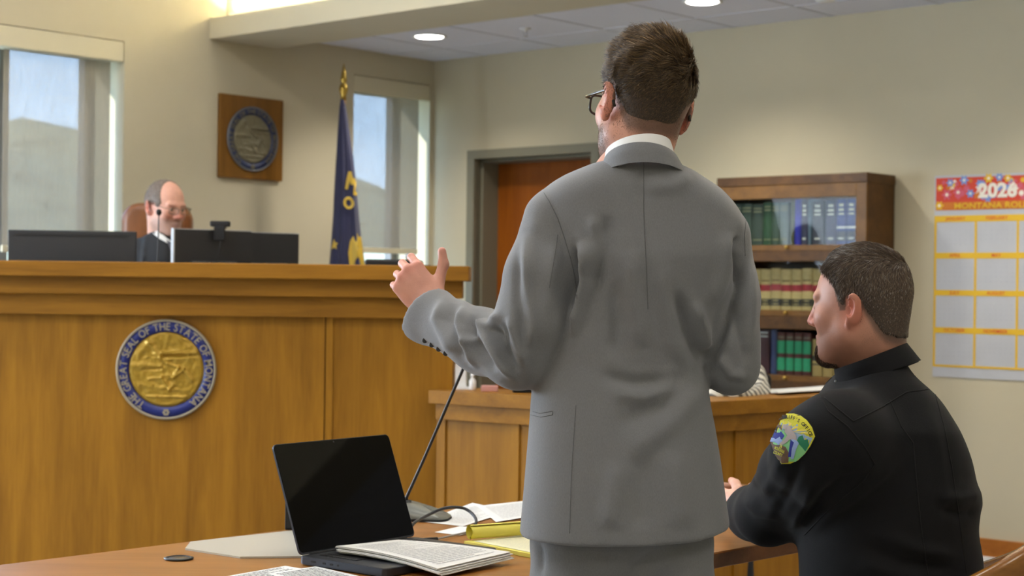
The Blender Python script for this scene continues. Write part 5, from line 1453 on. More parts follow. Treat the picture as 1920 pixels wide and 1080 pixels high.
Vj, Qj = sdf_mesh(jacket, (-.235, 2.86, -.485), (.475, 3.42, .285), .0048); Vj = smooth_mesh(Vj, Qj, 2, .5)
fl_ = [([(1086, 448), (1100, 480), (1100, 530), (1084, 590), (1076, 640)], .011, 10), ([(1078, 455), (1086, 520), (1076, 600)], -.007, 7), ([(1135, 395), (1128, 470), (1112, 560)], -.006, 14), ([(1112, 400), (1122, 450), (1108, 520)], .005, 12),
       ([(1180, 460), (1190, 560), (1210, 660)], .005, 16), ([(1150, 520), (1160, 600), (1150, 680)], -.004, 16), ([(1260, 540), (1290, 620), (1322, 690)], -.006, 12), ([(1300, 560), (1318, 620), (1324, 660)], .006, 10),
       ([(1235, 470), (1248, 560), (1262, 640), (1290, 700)], .004, 14), ([(1120, 700), (1190, 720), (1260, 712)], -.005, 12), ([(1140, 735), (1210, 745), (1290, 722)], .004, 13), ([(1290, 700), (1240, 760), (1150, 800)], -.004, 16), ([(1322, 720), (1260, 790), (1170, 860)], .004, 18),
       ([(1385, 440), (1378, 470), (1388, 530)], -.008, 7), ([(1368, 430), (1360, 500), (1340, 580)], .004, 14), ([(1395, 470), (1385, 540), (1358, 620), (1326, 690)], -.008, 8),
       ([(1160, 860), (1150, 930), (1140, 1000)], .004, 18), ([(1260, 840), (1270, 920), (1280, 1000)], .004, 20), ([(1210, 850), (1205, 930), (1205, 1000)], -.003, 16),
       ([(1200, 310), (1205, 340), (1206, 380)], -.002, 10), ([(1300, 330), (1260, 350), (1210, 352)], .003, 12),
       # left sleeve
       ([(1012, 380), (1000, 450), (985, 520), (972, 600)], .003, 14), ([(985, 430), (990, 520), (1000, 610), (990, 660)], .006, 9), ([(970, 470), (972, 560), (982, 640)], -.005, 8), ([(1040, 450), (1030, 520), (1022, 600)], .004, 12),
       ([(925, 605), (935, 640), (960, 690)], -.011, 8), ([(905, 596), (912, 630), (940, 680), (965, 712)], .010, 8), ([(888, 585), (885, 620), (905, 665), (930, 705)], -.009, 8), ([(870, 572), (862, 610), (880, 655), (900, 695)], .009, 8),
       ([(905, 620), (886, 640), (868, 640)], .006, 7), ([(852, 565), (842, 600), (858, 650), (872, 682)], -.007, 9), ([(830, 560), (818, 600), (838, 640), (850, 665)], .006, 9), ([(955, 590), (968, 640), (985, 690)], .008, 8), ([(942, 600), (950, 650), (975, 705)], -.008, 7), ([(935, 585), (922, 610), (900, 612)], .007, 7),
       # right sleeve
       ([(1400, 480), (1408, 560), (1404, 640)], .004, 10), ([(1375, 560), (1385, 620), (1405, 690)], -.004, 9), ([(1345, 660), (1370, 700), (1400, 705)], .004, 8)]
Vj = folds(Vj, Qj, [(a, A * (1.7 if a[0][0] > 1060 else 1.1), w_ * (1.15 if a[0][0] > 1060 else 1)) for a, A, w_ in fl_]); Vj = smooth_mesh(Vj, Qj, 1, .2)
jk = np_object('jacket', c2w(Vj), Qj, M_suit, man)
bj = bvh_of(Vj, Qj)
for pts in ([(1013, 350), (1030, 378), (1046, 410), (1058, 445), (1070, 485), (1078, 520), (1082, 560)], [(1080, 760), (1075, 830), (1071, 900), (1068, 1000)], [(1207, 305), (1207, 400), (1212, 500), (1215, 580)], [(1399, 405), (1396, 440), (1397, 480)],
            [(1046, 440), (1040, 480), (1030, 540)], [(993, 770), (1012, 775), (1036, 771)], [(995, 778), (1014, 782), (1036, 778)], [(1036, 771), (1036, 778)]):
    seam_obj('seam', bj, pts, .0006, M_suitd, jk)
for q in ((797, 640), (810, 648), (823, 656), (836, 664)):
    mb = MB()
    c = cast(bj, q[0], q[1] - 2, .0008)
    if c is not None: c = c2w(c); mb.lathe([(.0045, -.001), (.0052, .0004), (.0046, .0012), (.003, .001)], M_btn, 18, lambda x, y, z, c=c: c + np.array([x, -z, y])); mb.build('cuff_button', jk)
# collars
mb = MB(); ring_band(mb, K(1200, 330, MY - .018), (.070, .080), K(1197, 280, MY - .020), (.0610, .070), .0025, M_shirt, .006, .022, 72, math.pi * .85, math.pi * 2.15)
mb.build('shirt_collar', man)
mb = MB(); ring_band(mb, K(1207, 343, MY - .012), (.0865, .100), K(1202, 305, MY - .022), (.0690, .0805), .004, M_suit, -.003, .031, 72, math.pi * .92, math.pi * 2.08)
cl_ = mb.build('jacket_collar', jk)
# trousers
def trous(p):
    d = ell(p, K(1165, 985, 3.08), (.162, .115, .15)); x, y, z = p
    l1 = [(K(1088, 1030, 3.08), .092), (K(1085, 1120, 3.08), .088), (np.array([.11, 3.10, -.85]), .068), (np.array([.09, 3.06, -1.25]), .062)]
    l2 = [(K(1244, 1030, 3.08), .092), (K(1248, 1120, 3.08), .088), (np.array([.31, 3.10, -.85]), .068), (np.array([.34, 3.06, -1.25]), .062)]
    d = smin(d, smin(chain(p, l1, .03), chain(p, l2, .03), .015), .03); return smax(d, -1.285 - z, .004)
Vt, Qt = sdf_mesh(trous, (-.05, 2.9, -1.32), (.5, 3.28, -.36), .009); Vt = smooth_mesh(Vt, Qt, 1)
Vt = folds(Vt, Qt, [([(1230, 1030), (1200, 1055), (1175, 1085)], -.006, 9), ([(1130, 1040), (1125, 1080), (1120, 1120)], .004, 14), ([(1300, 1030), (1260, 1055), (1225, 1080)], .005, 12), ([(1010, 1015), (1015, 1050), (1012, 1080)], -.005, 6)])
tr = np_object('trousers', c2w(Vt), Qt, M_suit, man)
M_shoe = mat('black_shoe_leather', (18, 16, 15), .25)
def shoe(cx, cy, par, ang=0.0, m=M_shoe):
    mb = MB(); ca, sa = math.cos(ang), math.sin(ang); rows = []
    for z, sc, fr in ((0, 1, 1), (.02, 1.02, 1), (.045, .92, .92), (.075, .72, .45), (.10, .6, .25)):
        row = []
        for k in range(24):
            t = 2 * math.pi * k / 24; x = .048 * math.cos(t) * sc * (1 - .15 * math.sin(t)); y = (.10 + .10 * (math.sin(t) > 0)) * math.sin(t) * (fr if math.sin(t) > 0 else sc) + .02
            row.append(np.array([cx + x * ca - y * sa, cy + x * sa + y * ca, z + .001]))
        rows.append(row)
    mb.grid(rows, m, True, True); mb.add(rows[0], [tuple(reversed(range(24)))], m); mb.add(rows[-1], [tuple(range(24))], m); return mb.build('shoe', par)
shoe(.105, 3.05, man, .2); shoe(.355, 3.05, man, -.1)

# ------------------------------------------------------------------ the seated officer
OY = 3.27
off = thing('person.001', 'seated officer in black uniform shirt with goatee, facing left at the table', 'person', (P(1665, 700, OY)[0], OY, 0)); 
oR = rot(math.radians(60), math.radians(-3), math.radians(0)) * .94; oo = K(1613, 580, 3.27); oneck = K(1640, 700, 3.29)
Vo, Qo, Co = head_parts(oR, oo, oneck, (184, 132, 110), h=.0026, neck_r=.0645, fat=.006, stubble=(150, 104, 84), sfac=.35)
def oline(y): return np.interp(y, [-.12, -.08, -.065, -.050, -.035, -.022, .004, .008, .020, .030, .045, .060, .085, .1], [-.076, -.072, -.062, -.040, -.008, .024, .026, .002, .004, .045, .070, .085, .096, .1])
Co = hair_fade(Co, Vo, oline, (84, 68, 58), back=.0)
OB = [(place(Vo, oR, oo), Qo, Co)]
ow = K(1392, 958, 3.74); xo = np.array([-.42, .90, .05]); xo /= np.linalg.norm(xo); zo = np.array([.1, 0, 1.0]); zo -= xo * np.dot(xo, zo); zo /= np.linalg.norm(zo); yo = -np.cross(zo, xo)
yo = np.cross(xo, zo) if np.cross(xo, zo)[0] < 0 else -np.cross(xo, zo)
OH = np.stack([xo, yo, zo], 1)
V3, Q3 = sdf_mesh(hand_sdf([(.4, .7, .4)] * 4, [(.010, -.004, .016), (.040, -.012, .040), (.066, -.018, .052), (.09, -.022, .056)]), (-.10, -.12, -.075), (.19, .035, .11), .0032)
OB.append((V3 @ OH.T + ow, Q3 if np.linalg.det(OH) > 0 else Q3[:, ::-1], hand_tint(V3, (214, 164, 142))))
ow2 = np.array([.70, 3.92, ow[2]]); xo2 = np.array([-1, .1, 0.0]); zo2 = np.array([0, 0, 1.0]); yo2 = np.array([.1, 1, 0.0]); yo2 /= np.linalg.norm(yo2); xo2 /= np.linalg.norm(xo2); OH2 = np.stack([xo2, yo2, zo2], 1)
V4, Q4 = sdf_mesh(hand_sdf([(.4, .7, .4)] * 4, [(.010, -.004, .016), (.040, -.012, .040), (.066, -.018, .052), (.09, -.022, .056)]), (-.10, -.12, -.075), (.19, .035, .11), .004)
OB.append((V4 @ OH2.T + ow2, Q4 if np.linalg.det(OH2) > 0 else Q4[:, ::-1], hand_tint(V4, (214, 164, 142))))
OA = [(K(1585, 822, 3.14), .060), (K(1442, 962, 3.43), .045), (ow, .028)]
OA2 = [(K(1725, 850, 3.43), .050), (np.array([.83, 3.74, ow[2] - .02]), .045), (ow2, .028)]
def obody(p):
    d = ell(p, K(1662, 950, 3.31), (.12, .12, .22)); d = smin(d, rc(p, oneck, K(1655, 800, 3.30), .06, .07), .03); d = smin(d, chain(p, OA, .02), .03); return smin(d, chain(p, OA2, .02), .03)
V5, Q5 = sdf_mesh(obody, (.38, 3.0, -.68), (1.0, 4.02, -.10), .013); OB.append((V5, Q5, np.tile(np.array(lin((200, 146, 122))), (len(V5), 1))))
V_, Q_, C_c = merge(OB); np_object('body', c2w(V_), Q_, M_skin, off, C_c); eyes(off, oR, oo)
def othick(x, y, z): return .0008 + .006 * smoothstep((z - oline(y)) / .07) + .006 * smoothstep((z - .05) / .06)
Vc, Qc = hair_cap(othick, lambda x, y, z: z - oline(y) - .010 * (y < -.04) + .004 * nz3(x, y, z, 150), nr=.066)
def oflow(R):
    D = np.stack([0 * R[:, 0], .25 + .9 * np.clip((R[:, 2] - .06) / .05, 0, 1), -1 + 0 * R[:, 0] + 1.3 * np.clip((R[:, 2] - .08) / .05, 0, 1)], 1); D += .3 * np.sin(R[:, [2, 0, 1]] * 120); return D
capc = np.tile(np.array(lin((70, 58, 49))), (len(Vc), 1))
ogrey_shine = lambda x, y, z: .55 * np.exp(-((y - .045) / .02) ** 2 - ((z - .012) / .03) ** 2) + .35 * np.clip((z - .10) / .03, 0, 1) * (y > -.02) + .06  # temples are grey; the shine on the front top is painted as grey hairs
S1v, S1q, S1c = strands(Vc, Qc, 38000, lambda x, y, z: .004 + .011 * smoothstep((z + .0) / .10), oflow, width=.0004, lift=.28, dark=(66, 54, 46), light=(140, 120, 100), grey=ogrey_shine, jit=.18)
kp = lambda x, y, z: (np.clip((z + .095) / .045, 0, 1) ** 1.5 * (y < -.02) + (y > -.02) * (z > .0) * (y < .03)) * (z < oline(y) + .036) * (np.abs(x) < .079 + .1 * (y < -.03))
S2v, S2q, S2c = strands(Vo, Qo, 90000, lambda x, y, z: .0035 + 0 * x, lambda R: np.tile(np.array([0, 0, -1.0]), (len(R), 1)), width=.00028, lift=.2, dark=(70, 56, 46), light=(130, 110, 92), keep=kp)
Hv, Hq, Hc = merge([(Vc, Qc, capc), (S1v, S1q, S1c), (S2v, S2q, S2c)]); np_object('hair', c2w(place(Hv, oR, oo)), Hq, M_hair, off, Hc)
kg = lambda x, y, z: (np.abs(x) < .036) * (y > .045) * (z < -.070) * (z > -.130) * .8
S3v, S3q, S3c = strands(Vo, Qo, 60000, lambda x, y, z: .010 + 0 * x, lambda R: np.tile(np.array([0, .35, -1.0]), (len(R), 1)), width=.0005, lift=.35, dark=(60, 46, 40), light=(120, 96, 78), keep=kg)
np_object('goatee', c2w(place(S3v, oR, oo)), S3q, M_hair, off, S3c)
# uniform shirt
orow = [(640, 1590, 1700), (700, 1560, 1712), (740, 1540, 1764), (800, 1516, 1801), (860, 1502, 1823), (900, 1499, 1829), (925, 1499, 1838), (940, 1500, 1842), (955, 1502, 1840), (975, 1503, 1834), (1000, 1504, 1834), (1040, 1505, 1842), (1080, 1507, 1845), (1200, 1508, 1850), (1290, 1506, 1850)]
odep = [(640, .10, .0), (720, .15, .0), (800, .195, .0), (900, .195, .0), (1000, .185, .0), (1290, .19, 0)]
tfo = torso_fn(OY, orow, odep, yc=.03, p=2.2)
tpo = top_fn(OY, [(1490, 800), (1515, 765), (1540, 738), (1570, 706), (1610, 684), (1650, 668), (1690, 662), (1706, 676), (1730, 702), (1762, 738), (1800, 800), (1830, 880)], fall=.10, yc=.03)
OSL = [(K(1576, 820, 3.13), .092), (K(1540, 848, 3.16), .090), (K(1500, 890, 3.26), .076), (K(1440, 962, 3.43), .063), (K(1414, 962, 3.60), .056), (K(1392, 958, 3.73), .042)]
OSR = [(K(1722, 850, 3.44), .078), (np.array([.86, 3.62, -.36]), .072), (np.array([.83, 3.74, ow[2] - .01]), .060), (ow2, .040)]
def oshirt(p):
    x, y, z = p; d = smax(tfo(p), tpo(p), .035); s = chain(p, OSL, .03); d = smin(d, s, .045); d = smin(d, chain(p, OSR, .03), .02); return smax(d, -.79 - z, .01)
Vs, Qs = sdf_mesh(oshirt, (.40, 3.0, -.80), (1.03, 4.0, -.09), .0062); Vs = smooth_mesh(Vs, Qs, 2, .5)
of_ = [([(1505, 1005), (1560, 960), (1640, 900), (1700, 850)], .005, 14), ([(1500, 985), (1550, 935), (1620, 880)], -.007, 12), ([(1600, 830), (1570, 900), (1520, 960)], -.005, 14), ([(1650, 1000), (1720, 1030), (1800, 1045)], .006, 12), ([(1620, 1020), (1700, 1055), (1790, 1070)], -.006, 12), ([(1600, 1050), (1680, 1080), (1740, 1095)], .006, 12),
       ([(1842, 925), (1800, 935), (1750, 930)], .006, 12), ([(1840, 962), (1800, 965), (1760, 955)], -.007, 10), ([(1470, 850), (1450, 900), (1420, 940)], .004, 10), ([(1500, 860), (1480, 920), (1450, 975)], -.005, 10), ([(1530, 900), (1510, 950), (1480, 1000)], .005, 10), ([(1400, 900), (1430, 930), (1470, 940)], -.005, 9), ([(1390, 930), (1420, 960), (1470, 970)], .004, 9), ([(1740, 760), (1760, 850), (1770, 950)], .003, 12)]
Vs = folds(Vs, Qs, of_); Vs = smooth_mesh(Vs, Qs, 1, .3)
us = np_object('uniform_shirt', c2w(Vs), Qs, M_uni, off); bs = bvh_of(Vs, Qs)
for pts in ([(1545, 745), (1600, 790), (1650, 765), (1700, 735), (1757, 728)], [(1668, 750), (1690, 800), (1712, 830), (1718, 900), (1726, 980), (1740, 1078)], [(1752, 735), (1770, 800), (1785, 880), (1797, 960), (1812, 1075)], [(1538, 742), (1552, 770), (1590, 800), (1620, 835), (1640, 870), (1620, 900), (1560, 950), (1508, 1003)], [(1560, 708), (1530, 738), (1490, 768)]):
    seam_obj('seam', bs, pts, .0013, M_unid, us, step=5)
mb = MB(); ring_band(mb, K(1647, 703, OY), (.0775, .082), K(1632, 672, OY), (.0690, .074), .004, M_uni, .026, .008, 72); ring_band(mb, K(1647, 700, OY), (.0815, .086), K(1632, 668, OY), (.0705, .075), .002, M_uni, .026, .008, 72); mb.build('shirt_collar', us)
c = cast(bs, 1568, 716, .002)
if c is not None:
    c = c2w(c); mb = MB(); mb.lathe([(.002, -.001), (.0028, .0008), (.001, .0014)], M_silver, 14, lambda x, y, z: c + np.array([x, -z, y])); mb.build('collar_pin', us)
# shoulder patch, laid on the sleeve
SHX = lambda u, v: (1484.5 + u, 825 + v)
def patch_px(u, v):   # patch space: u across -1..1, v down -1..1 ; leaning along the sleeve
    a = math.radians(27); X = u * 38; Yv = v * 50; return (1485 + X * math.cos(a) - Yv * math.sin(a) * .80, 824 + X * math.sin(a) + Yv * math.cos(a))
M_py = mat('patch_yellow', (214, 206, 44), .75, bump=.3, bscale=900); M_pg = mat('patch_green', (136, 202, 132), .75); M_pdg = mat('patch_dark_green', (30, 120, 84), .75); M_psky = mat('patch_sky', (150, 176, 204), .75); M_pbr = mat('patch_brown', (110, 84, 62), .75); M_pbl = mat('patch_blue', (34, 44, 140), .75); M_plb = mat('patch_light_blue', (150, 170, 214), .75); M_pgr = mat('patch_grey', (176, 162, 158), .75); M_pbk = mat('patch_black', (24, 26, 20), .8); M_pye2 = mat('patch_sun', (226, 206, 90), .75)
layer = [0]
def patch_poly(mb, poly, m, sub=5):
    layer[0] += 1; px_ = [patch_px(u, v) for u, v in poly]; pts, fs = tri_px(px_, sub); proj_geo(mb, bs, pts, fs, m, .0016 + .00012 * layer[0])
shield = [(-1.02, -.52), (-.72, -.78), (-.36, -.93), (0, -.98), (.36, -.93), (.72, -.78), (1.02, -.52), (.98, -.1), (.88, .25), (.68, .6), (.38, .86), (0, 1.02), (-.38, .86), (-.68, .6), (-.88, .25), (-.98, -.1)]
mb = MB(); patch_poly(mb, [(u * 1.04, v * 1.03) for u, v in shield], M_pbk, 6); patch_poly(mb, [(u, v) for u, v in shield], M_py, 6); pt = mb.build('shoulder_patch', us); pt['label'] = 'yellow bordered patch with a miner'
mb = MB()
patch_poly(mb, [(-.94, -.42), (-.5, -.56), (0, -.62), (.5, -.56), (.94, -.42), (.9, .0), (.5, .0), (0, .0), (-.5, .0), (-.92, .0)], M_psky)
for t in (-.75, -.35, .05, .45, .8): patch_poly(mb, [(-.3, -.18), (t - .09, -.55), (t + .09, -.55)], M_pye2, 3)
patch_poly(mb, [(-.96, -.2), (-.6, -.25), (0, -.1), (.5, -.02), (.94, .02), (.86, .3), (.6, .68), (.3, .8), (-.3, .8), (-.7, .5), (-.9, .2)], M_pg)
patch_poly(mb, [(-.98, -.45), (-.75, -.3), (-.5, -.1), (-.97, -.15)], M_pbr, 3)
patch_poly(mb, [(.3, -.22), (.45, -.34), (.6, -.2), (.75, -.3), (.93, -.12), (.86, .16), (.5, .04), (.3, -.02)], M_pdg, 3)
patch_poly(mb, [(-.98, .05), (-.6, -.1), (-.35, .0), (-.4, .18), (-.7, .35), (-.95, .3)], M_pbl, 3)
patch_poly(mb, [(-.9, .3), (-.55, .12), (-.35, .2), (-.45, .42), (-.9, .45)], M_plb, 3)
patch_poly(mb, [(-.86, .44), (-.4, .40), (-.1, .36), (.15, .5), (.3, .84), (0, .98), (-.38, .84), (-.68, .6)], M_pbr, 3)
patch_poly(mb, [(-.5, -.34), (-.3, -.44), (-.12, -.34), (.2, -.2), (.3, .02), (.05, .06), (-.2, -.05), (-.42, -.14)], M_pgr, 3)
patch_poly(mb, [(-.2, -.15), (-.02, -.02), (-.15, .22), (-.32, .42), (-.44, .36), (-.3, .15)], M_pgr, 3)
patch_poly(mb, [(.02, -.02), (.32, -.06), (.44, .0), (.42, .28), (.48, .62), (.34, .68), (.24, .38), (.12, .15)], M_plb, 3)
patch_poly(mb, [(.0, .02), (.2, .06), (.22, .3), (.32, .6), (.2, .66), (.1, .35)], M_pbl, 3)
patch_poly(mb, [(-.62, -.36), (-.42, -.42), (-.38, -.24), (-.55, -.2)], M_pgr, 3)
mb.build('embroidered_picture', pt)
def patch_text(mb, txt, rad, cu, cv, a0, a1, size, m, off):
    n = len(txt)
    for i, ch in enumerate(txt):
        if ch == ' ': continue
        vs, fs = text_geo(ch, 1.0, .03); xc = .5 * (max(v[0] for v in vs) + min(v[0] for v in vs)); t = a0 + (a1 - a0) * i / (n - 1); pts = []
        for x, y in vs:
            uu = (x - xc) * size; vv = y * size * 1.15; pts.append(patch_px(cu + (rad + vv) * math.sin(t) + uu * math.cos(t), cv - (rad + vv) * math.cos(t) * .8 + uu * math.sin(t)))
        proj_geo(mb, bs, pts, fs, m, off)
mb = MB(); patch_text(mb, "SHERIFF'S OFFICE", 1.28, 0, .26, math.radians(-42), math.radians(42), .20, M_pbk, .0052); mb.build('patch_lettering', pt)
mb = MB()
for txt, v, sz in (('LA', .42, .2), ('MONTANA', .56, .16), ('COUNTY', .72, .17)):
    vs, fs = text_geo(txt if txt != 'LA' else '24', 1.0, .03); pts = [patch_px(-.28 + x * sz * .62, v - y * sz) for x, y in vs]; proj_geo(mb, bs, pts, fs, M_py, .0052)
mb.build('patch_lettering', pt)
# lap, legs, shoes
fw = np.array([-.866, .5, 0])
def olegs(p):
    x, y, z = p; d = None
    for s in (-1, 1):
        lat = np.array([-.5, -.866, 0]) * s * .10; hip = np.array([.765, 3.30, -.74]) + lat; kn = hip + fw * .44 + np.array([0, 0, -.02]); an = kn + np.array([.02, 0, -.45]); e = chain(p, [(hip, .10), (kn, .070), (an, .05)], .03); d = e if d is None else smin(d, e, .02)
    return smax(d, -1.27 - z, .004)
Vt, Qt = sdf_mesh(olegs, (.2, 3.0, -1.3), (1.0, 3.75, -.6), .011); np_object('trousers', c2w(Vt), Qt, M_uni, off)
for s in (-1, 1):
    q = np.array([.765, 3.30, 0]) + np.array([-.5, -.866, 0]) * s * .10 + fw * .47; shoe(q[0], q[1], off, math.radians(60))
# his wooden captain's chair
ch = thing('wooden_armchair', 'curved wooden armchair the officer sits in, back rail at the lower right corner', 'chair', (.82, 3.27, 0))
cc_ = np.array([.80, 3.28, 0]); bk = -fw; M_chair = wood('chair_oak', (104, 64, 20), (140, 92, 36), rough=.25, scale=(2, 9, 9), coat=.6)
def arc(ang, r): c, s = math.cos(ang), math.sin(ang); return cc_ + np.array([bk[0] * c - bk[1] * s, bk[0] * s + bk[1] * c, 0]) * r
mb = MB(); rows = []
for k in range(41):
    an = math.radians(-98 + 196 * k / 40); zt = .89 - .16 * smoothstep(np.array(abs(an) / 1.9)) ; zb_ = zt - .16 + .09 * smoothstep(np.array(abs(an) / 1.4)); r0, r1 = .262, .285
    rows.append([arc(an, r0) + [0, 0, zb_], arc(an, r1) + [0, 0, zb_], arc(an, r1 + .006) + [0, 0, zt - .012], arc(an, r1 + .002) + [0, 0, zt - .002], arc(an, r0 + .01) + [0, 0, zt], arc(an, r0 - .004) + [0, 0, zt - .008], arc(an, r0) + [0, 0, zb_]])
mb.grid([[np.array(p, float) for p in r] for r in rows], M_chair); mb.build('back_rail', ch)
mb = MB(); T = lambda x, y, z: cc_ + np.array([x, y, z]); mb.lathe([(.25, .43), (.262, .44), (.262, .46), (.25, .468), (.02, .462)], M_chair, 40, T); mb.build('seat', ch)
for k in range(7):
    an = math.radians(-75 + 25 * k); zt = .89 - .16 * float(smoothstep(np.array(abs(an) / 1.9))) - .1; mb = MB(); mb.tube([arc(an, .235) + [0, 0, .462], arc(an, .272) + [0, 0, zt]], .011, M_chair, 10); mb.build('spindle', ch)
for k in range(4):
    an = math.radians(45 + 90 * k); mb = MB(); mb.tube([arc(an, .19) + [0, 0, .44], arc(an, .24)], [.020, .015], M_chair, 12); mb.build('leg', ch)

# ------------------------------------------------------------------ the judge
JY = 7.42
jd = thing('person.002', 'balding judge in black robe and glasses sitting behind the bench monitors', 'person', (P(305, 500, JY)[0], JY, .34))
jR = rot(math.radians(180 + 50), math.radians(-12), 0); jo = K(309, 391, JY); jn = K(302, 460, JY + .02)
Vg, Qg, Cg = head_parts(jR, jo, jn, (214, 160, 138), h=.0036, neck_r=.055, stubble=(150, 138, 130), sfac=.45)
JB = [(place(Vg, jR, jo), Qg, Cg)]
def jbody(p):
    d = rc(p, jn, K(300, 520, JY + .03), .05, .10); return smin(d, ell(p, K(300, 620, JY + .03), (.15, .10, .28)), .05)
V6, Q6 = sdf_mesh(jbody, (-1.9, 7.2, -.62), (-1.3, 7.7, .25), .016); JB.append((V6, Q6, np.tile(np.array(lin((214, 160, 138))), (len(V6), 1))))
V_, Q_, C_c = merge(JB); np_object('body', c2w(V_), Q_, M_skin, jd, C_c); eyes(jd, jR, jo); glasses(jd, jR, jo, mat('thin_metal_frame', (90, 80, 74), .3, metal=.8), rim=.0013, w_=.024, h_=.014, zc=.006)
def jline(x, y, z): return np.minimum(z - np.interp(y, [-.12, -.06, -.04, -.025, .02, .035, .06], [-.06, -.055, -.03, .022, .024, .0, .05]), np.interp(y, [-.12, -.05, .0, .03, .05], [.20, .19, .15, .085, .035]) - z - .0 * x)
Vc, Qc = hair_cap(lambda x, y, z: .0035 + 0 * x, lambda x, y, z: jline(x, y, z) + .004 * nz3(x, y, z, 120), .0045)
S1v, S1q, S1c = strands(Vc, Qc, 14000, lambda x, y, z: .008 + 0 * x, lambda R: np.tile(np.array([0, .2, -1.0]), (len(R), 1)), width=.0006, lift=.2, dark=(96, 84, 76), light=(178, 170, 162))
Hv, Hq, Hc = merge([(Vc, Qc, np.tile(np.array(lin((120, 106, 96))), (len(Vc), 1))), (S1v, S1q, S1c)]); np_object('hair', c2w(place(Hv, jR, jo)), Hq, M_hair, jd, Hc)
tj = torso_fn(JY, [(430, 286, 316), (445, 262, 338), (470, 252, 352), (500, 246, 358), (560, 240, 362), (640, 238, 366), (800, 240, 366)], [(430, .08, .02), (480, .12, .02), (560, .14, .02), (800, .16, .02)])
tpj = top_fn(JY, [(240, 462), (254, 452), (270, 440), (290, 430), (305, 428), (322, 434), (342, 446), (362, 462)], fall=.4)
def lap(p, h, kx, r, zf):
    e = None
    for s in (-1, 1):
        q = chain(p, [(np.array([h[0] + s * .09, h[1], h[2]]), r), (np.array([h[0] + s * .11 + kx, h[1] - .40, h[2] - .02]), r * .8), (np.array([h[0] + s * .11 + kx, h[1] - .42, zf]), r * .7)], .03); e = q if e is None else smin(e, q, .02)
    return e
jh = np.array([K(303, 640, JY)[0], 7.42, .86 - HC])
def robe(p): return smin(lap(p, jh, 0, .085, .42 - HC), smin(smax(tj(p), tpj(p), .03), smin(chain(p, [(K(254, 478, JY), .075), (K(246, 560, JY - .08), .07), (K(275, 575, JY - .28), .05)], .03), chain(p, [(K(350, 478, JY), .075), (K(362, 560, JY - .08), .07), (K(338, 575, JY - .28), .05)], .03), .02), .03), .03)
V7, Q7 = sdf_mesh(robe, (-1.95, 6.88, -1.0), (-1.2, 7.7, .30), .012); V7 = smooth_mesh(V7, Q7, 2); V7 = folds(V7, Q7, [([(275, 440), (270, 470), (268, 500)], .006, 4), ([(318, 450), (322, 475), (322, 500)], -.005, 4)])
rb_ = np_object('robe', c2w(V7), Q7, M_robe, jd); bj2 = bvh_of(V7, Q7)
mb = MB(); pts, fs = tri_px([(283, 426), (290, 428), (303, 440), (317, 451), (322, 455), (322, 460), (312, 456), (298, 448), (286, 438)], 3); proj_geo(mb, bj2, pts, fs, M_shirt, .006); mb.build('shirt_collar', jd)
mb = MB(); pts, fs = tri_px([(311, 451), (323, 457), (323, 476), (318, 472)], 2); proj_geo(mb, bj2, pts, fs, mat('grey_tie', (86, 86, 98), .6), .009); mb.build('necktie', jd)
# judge's chair
jc = thing('leather_chair', 'high backed brown leather chair behind the judge', 'chair', (P(290, 500, 7.72)[0], 7.72, .34))
def chairback(p):
    x, y, z = p; c = K(294, 459, 7.72); q = np.maximum(np.abs(x - c[0]) - .078, 0); r = np.maximum(np.abs(z - (c[2] - .12)) - .23, 0); w_ = np.sqrt(q * q + r * r) - .05
    k = np.sqrt(np.maximum(w_ + .0, 0) ** 2 + np.maximum(np.abs(y - c[1] - .6 * (x - c[0]) ** 2) - .02, 0) ** 2) - .035; return k
cbx = K(294, 459, 7.72); V8, Q8 = sdf_mesh(chairback, (cbx[0] - .24, 7.6, -.42), (cbx[0] + .24, 7.85, .42), .008); np_object('backrest', c2w(smooth_mesh(V8, Q8, 2)), Q8, M_leather, jc)
mb = MB(); q = c2w(cbx); mb.box(q[0] - .25, q[0] + .25, 7.25, 7.74, .68, .78, M_leather, bev=.03); mb.build('seat', jc)
mb = MB(); mb.tube([(q[0], 7.5, .40), (q[0], 7.5, .74)], .03, M_black, 14)
for k in range(5): t = 2 * math.pi * k / 5; mb.tube([(q[0], 7.5, .42), (q[0] + .28 * math.cos(t), 7.5 + .28 * math.sin(t), .38)], [.022, .015], M_black, 8)
mb.build('pedestal', jc)

# ------------------------------------------------------------------ the clerk behind the suited man
KY = 6.62
ck = thing('person.003', 'clerk in striped shirt leaning on the oak desk behind the suited man', 'person', (P(1378, 700, KY)[0], KY, 0))
kR = rot(math.radians(180 - 15), math.radians(-8), 0); ko = K(1376, 596, KY); kn_ = K(1374, 670, KY + .02)
Vk, Qk, Ck = head_parts(kR, ko, kn_, (212, 160, 138), h=.0045, neck_r=.052)
KB = [(place(Vk, kR, ko), Qk, Ck)]
V6, Q6 = sdf_mesh(lambda p: smin(rc(p, kn_, K(1374, 740, KY), .05, .09), ell(p, K(1374, 830, KY), (.14, .09, .26)), .05), (.65, 6.35, -.95), (1.15, 6.85, -.2), .016); KB.append((V6, Q6, np.tile(np.array(lin((212, 160, 138))), (len(V6), 1))))
V_, Q_, C_c = merge(KB); np_object('body', c2w(V_), Q_, M_skin, ck, C_c); eyes(ck, kR, ko)
def kline(x, y, z): return z - np.interp(y, [-.12, -.03, .0, .03, .06, .09], [-.09, -.085, -.06, .03, .07, .09])
Vc, Qc = hair_cap(lambda x, y, z: .014 + 0 * x, kline, .005)
S1v, S1q, S1c = strands(Vc, Qc, 12000, lambda x, y, z: .02 + 0 * x, lambda R: np.tile(np.array([0, -.1, -1.0]), (len(R), 1)), width=.0007, lift=.15, dark=(170, 164, 154), light=(214, 208, 198))
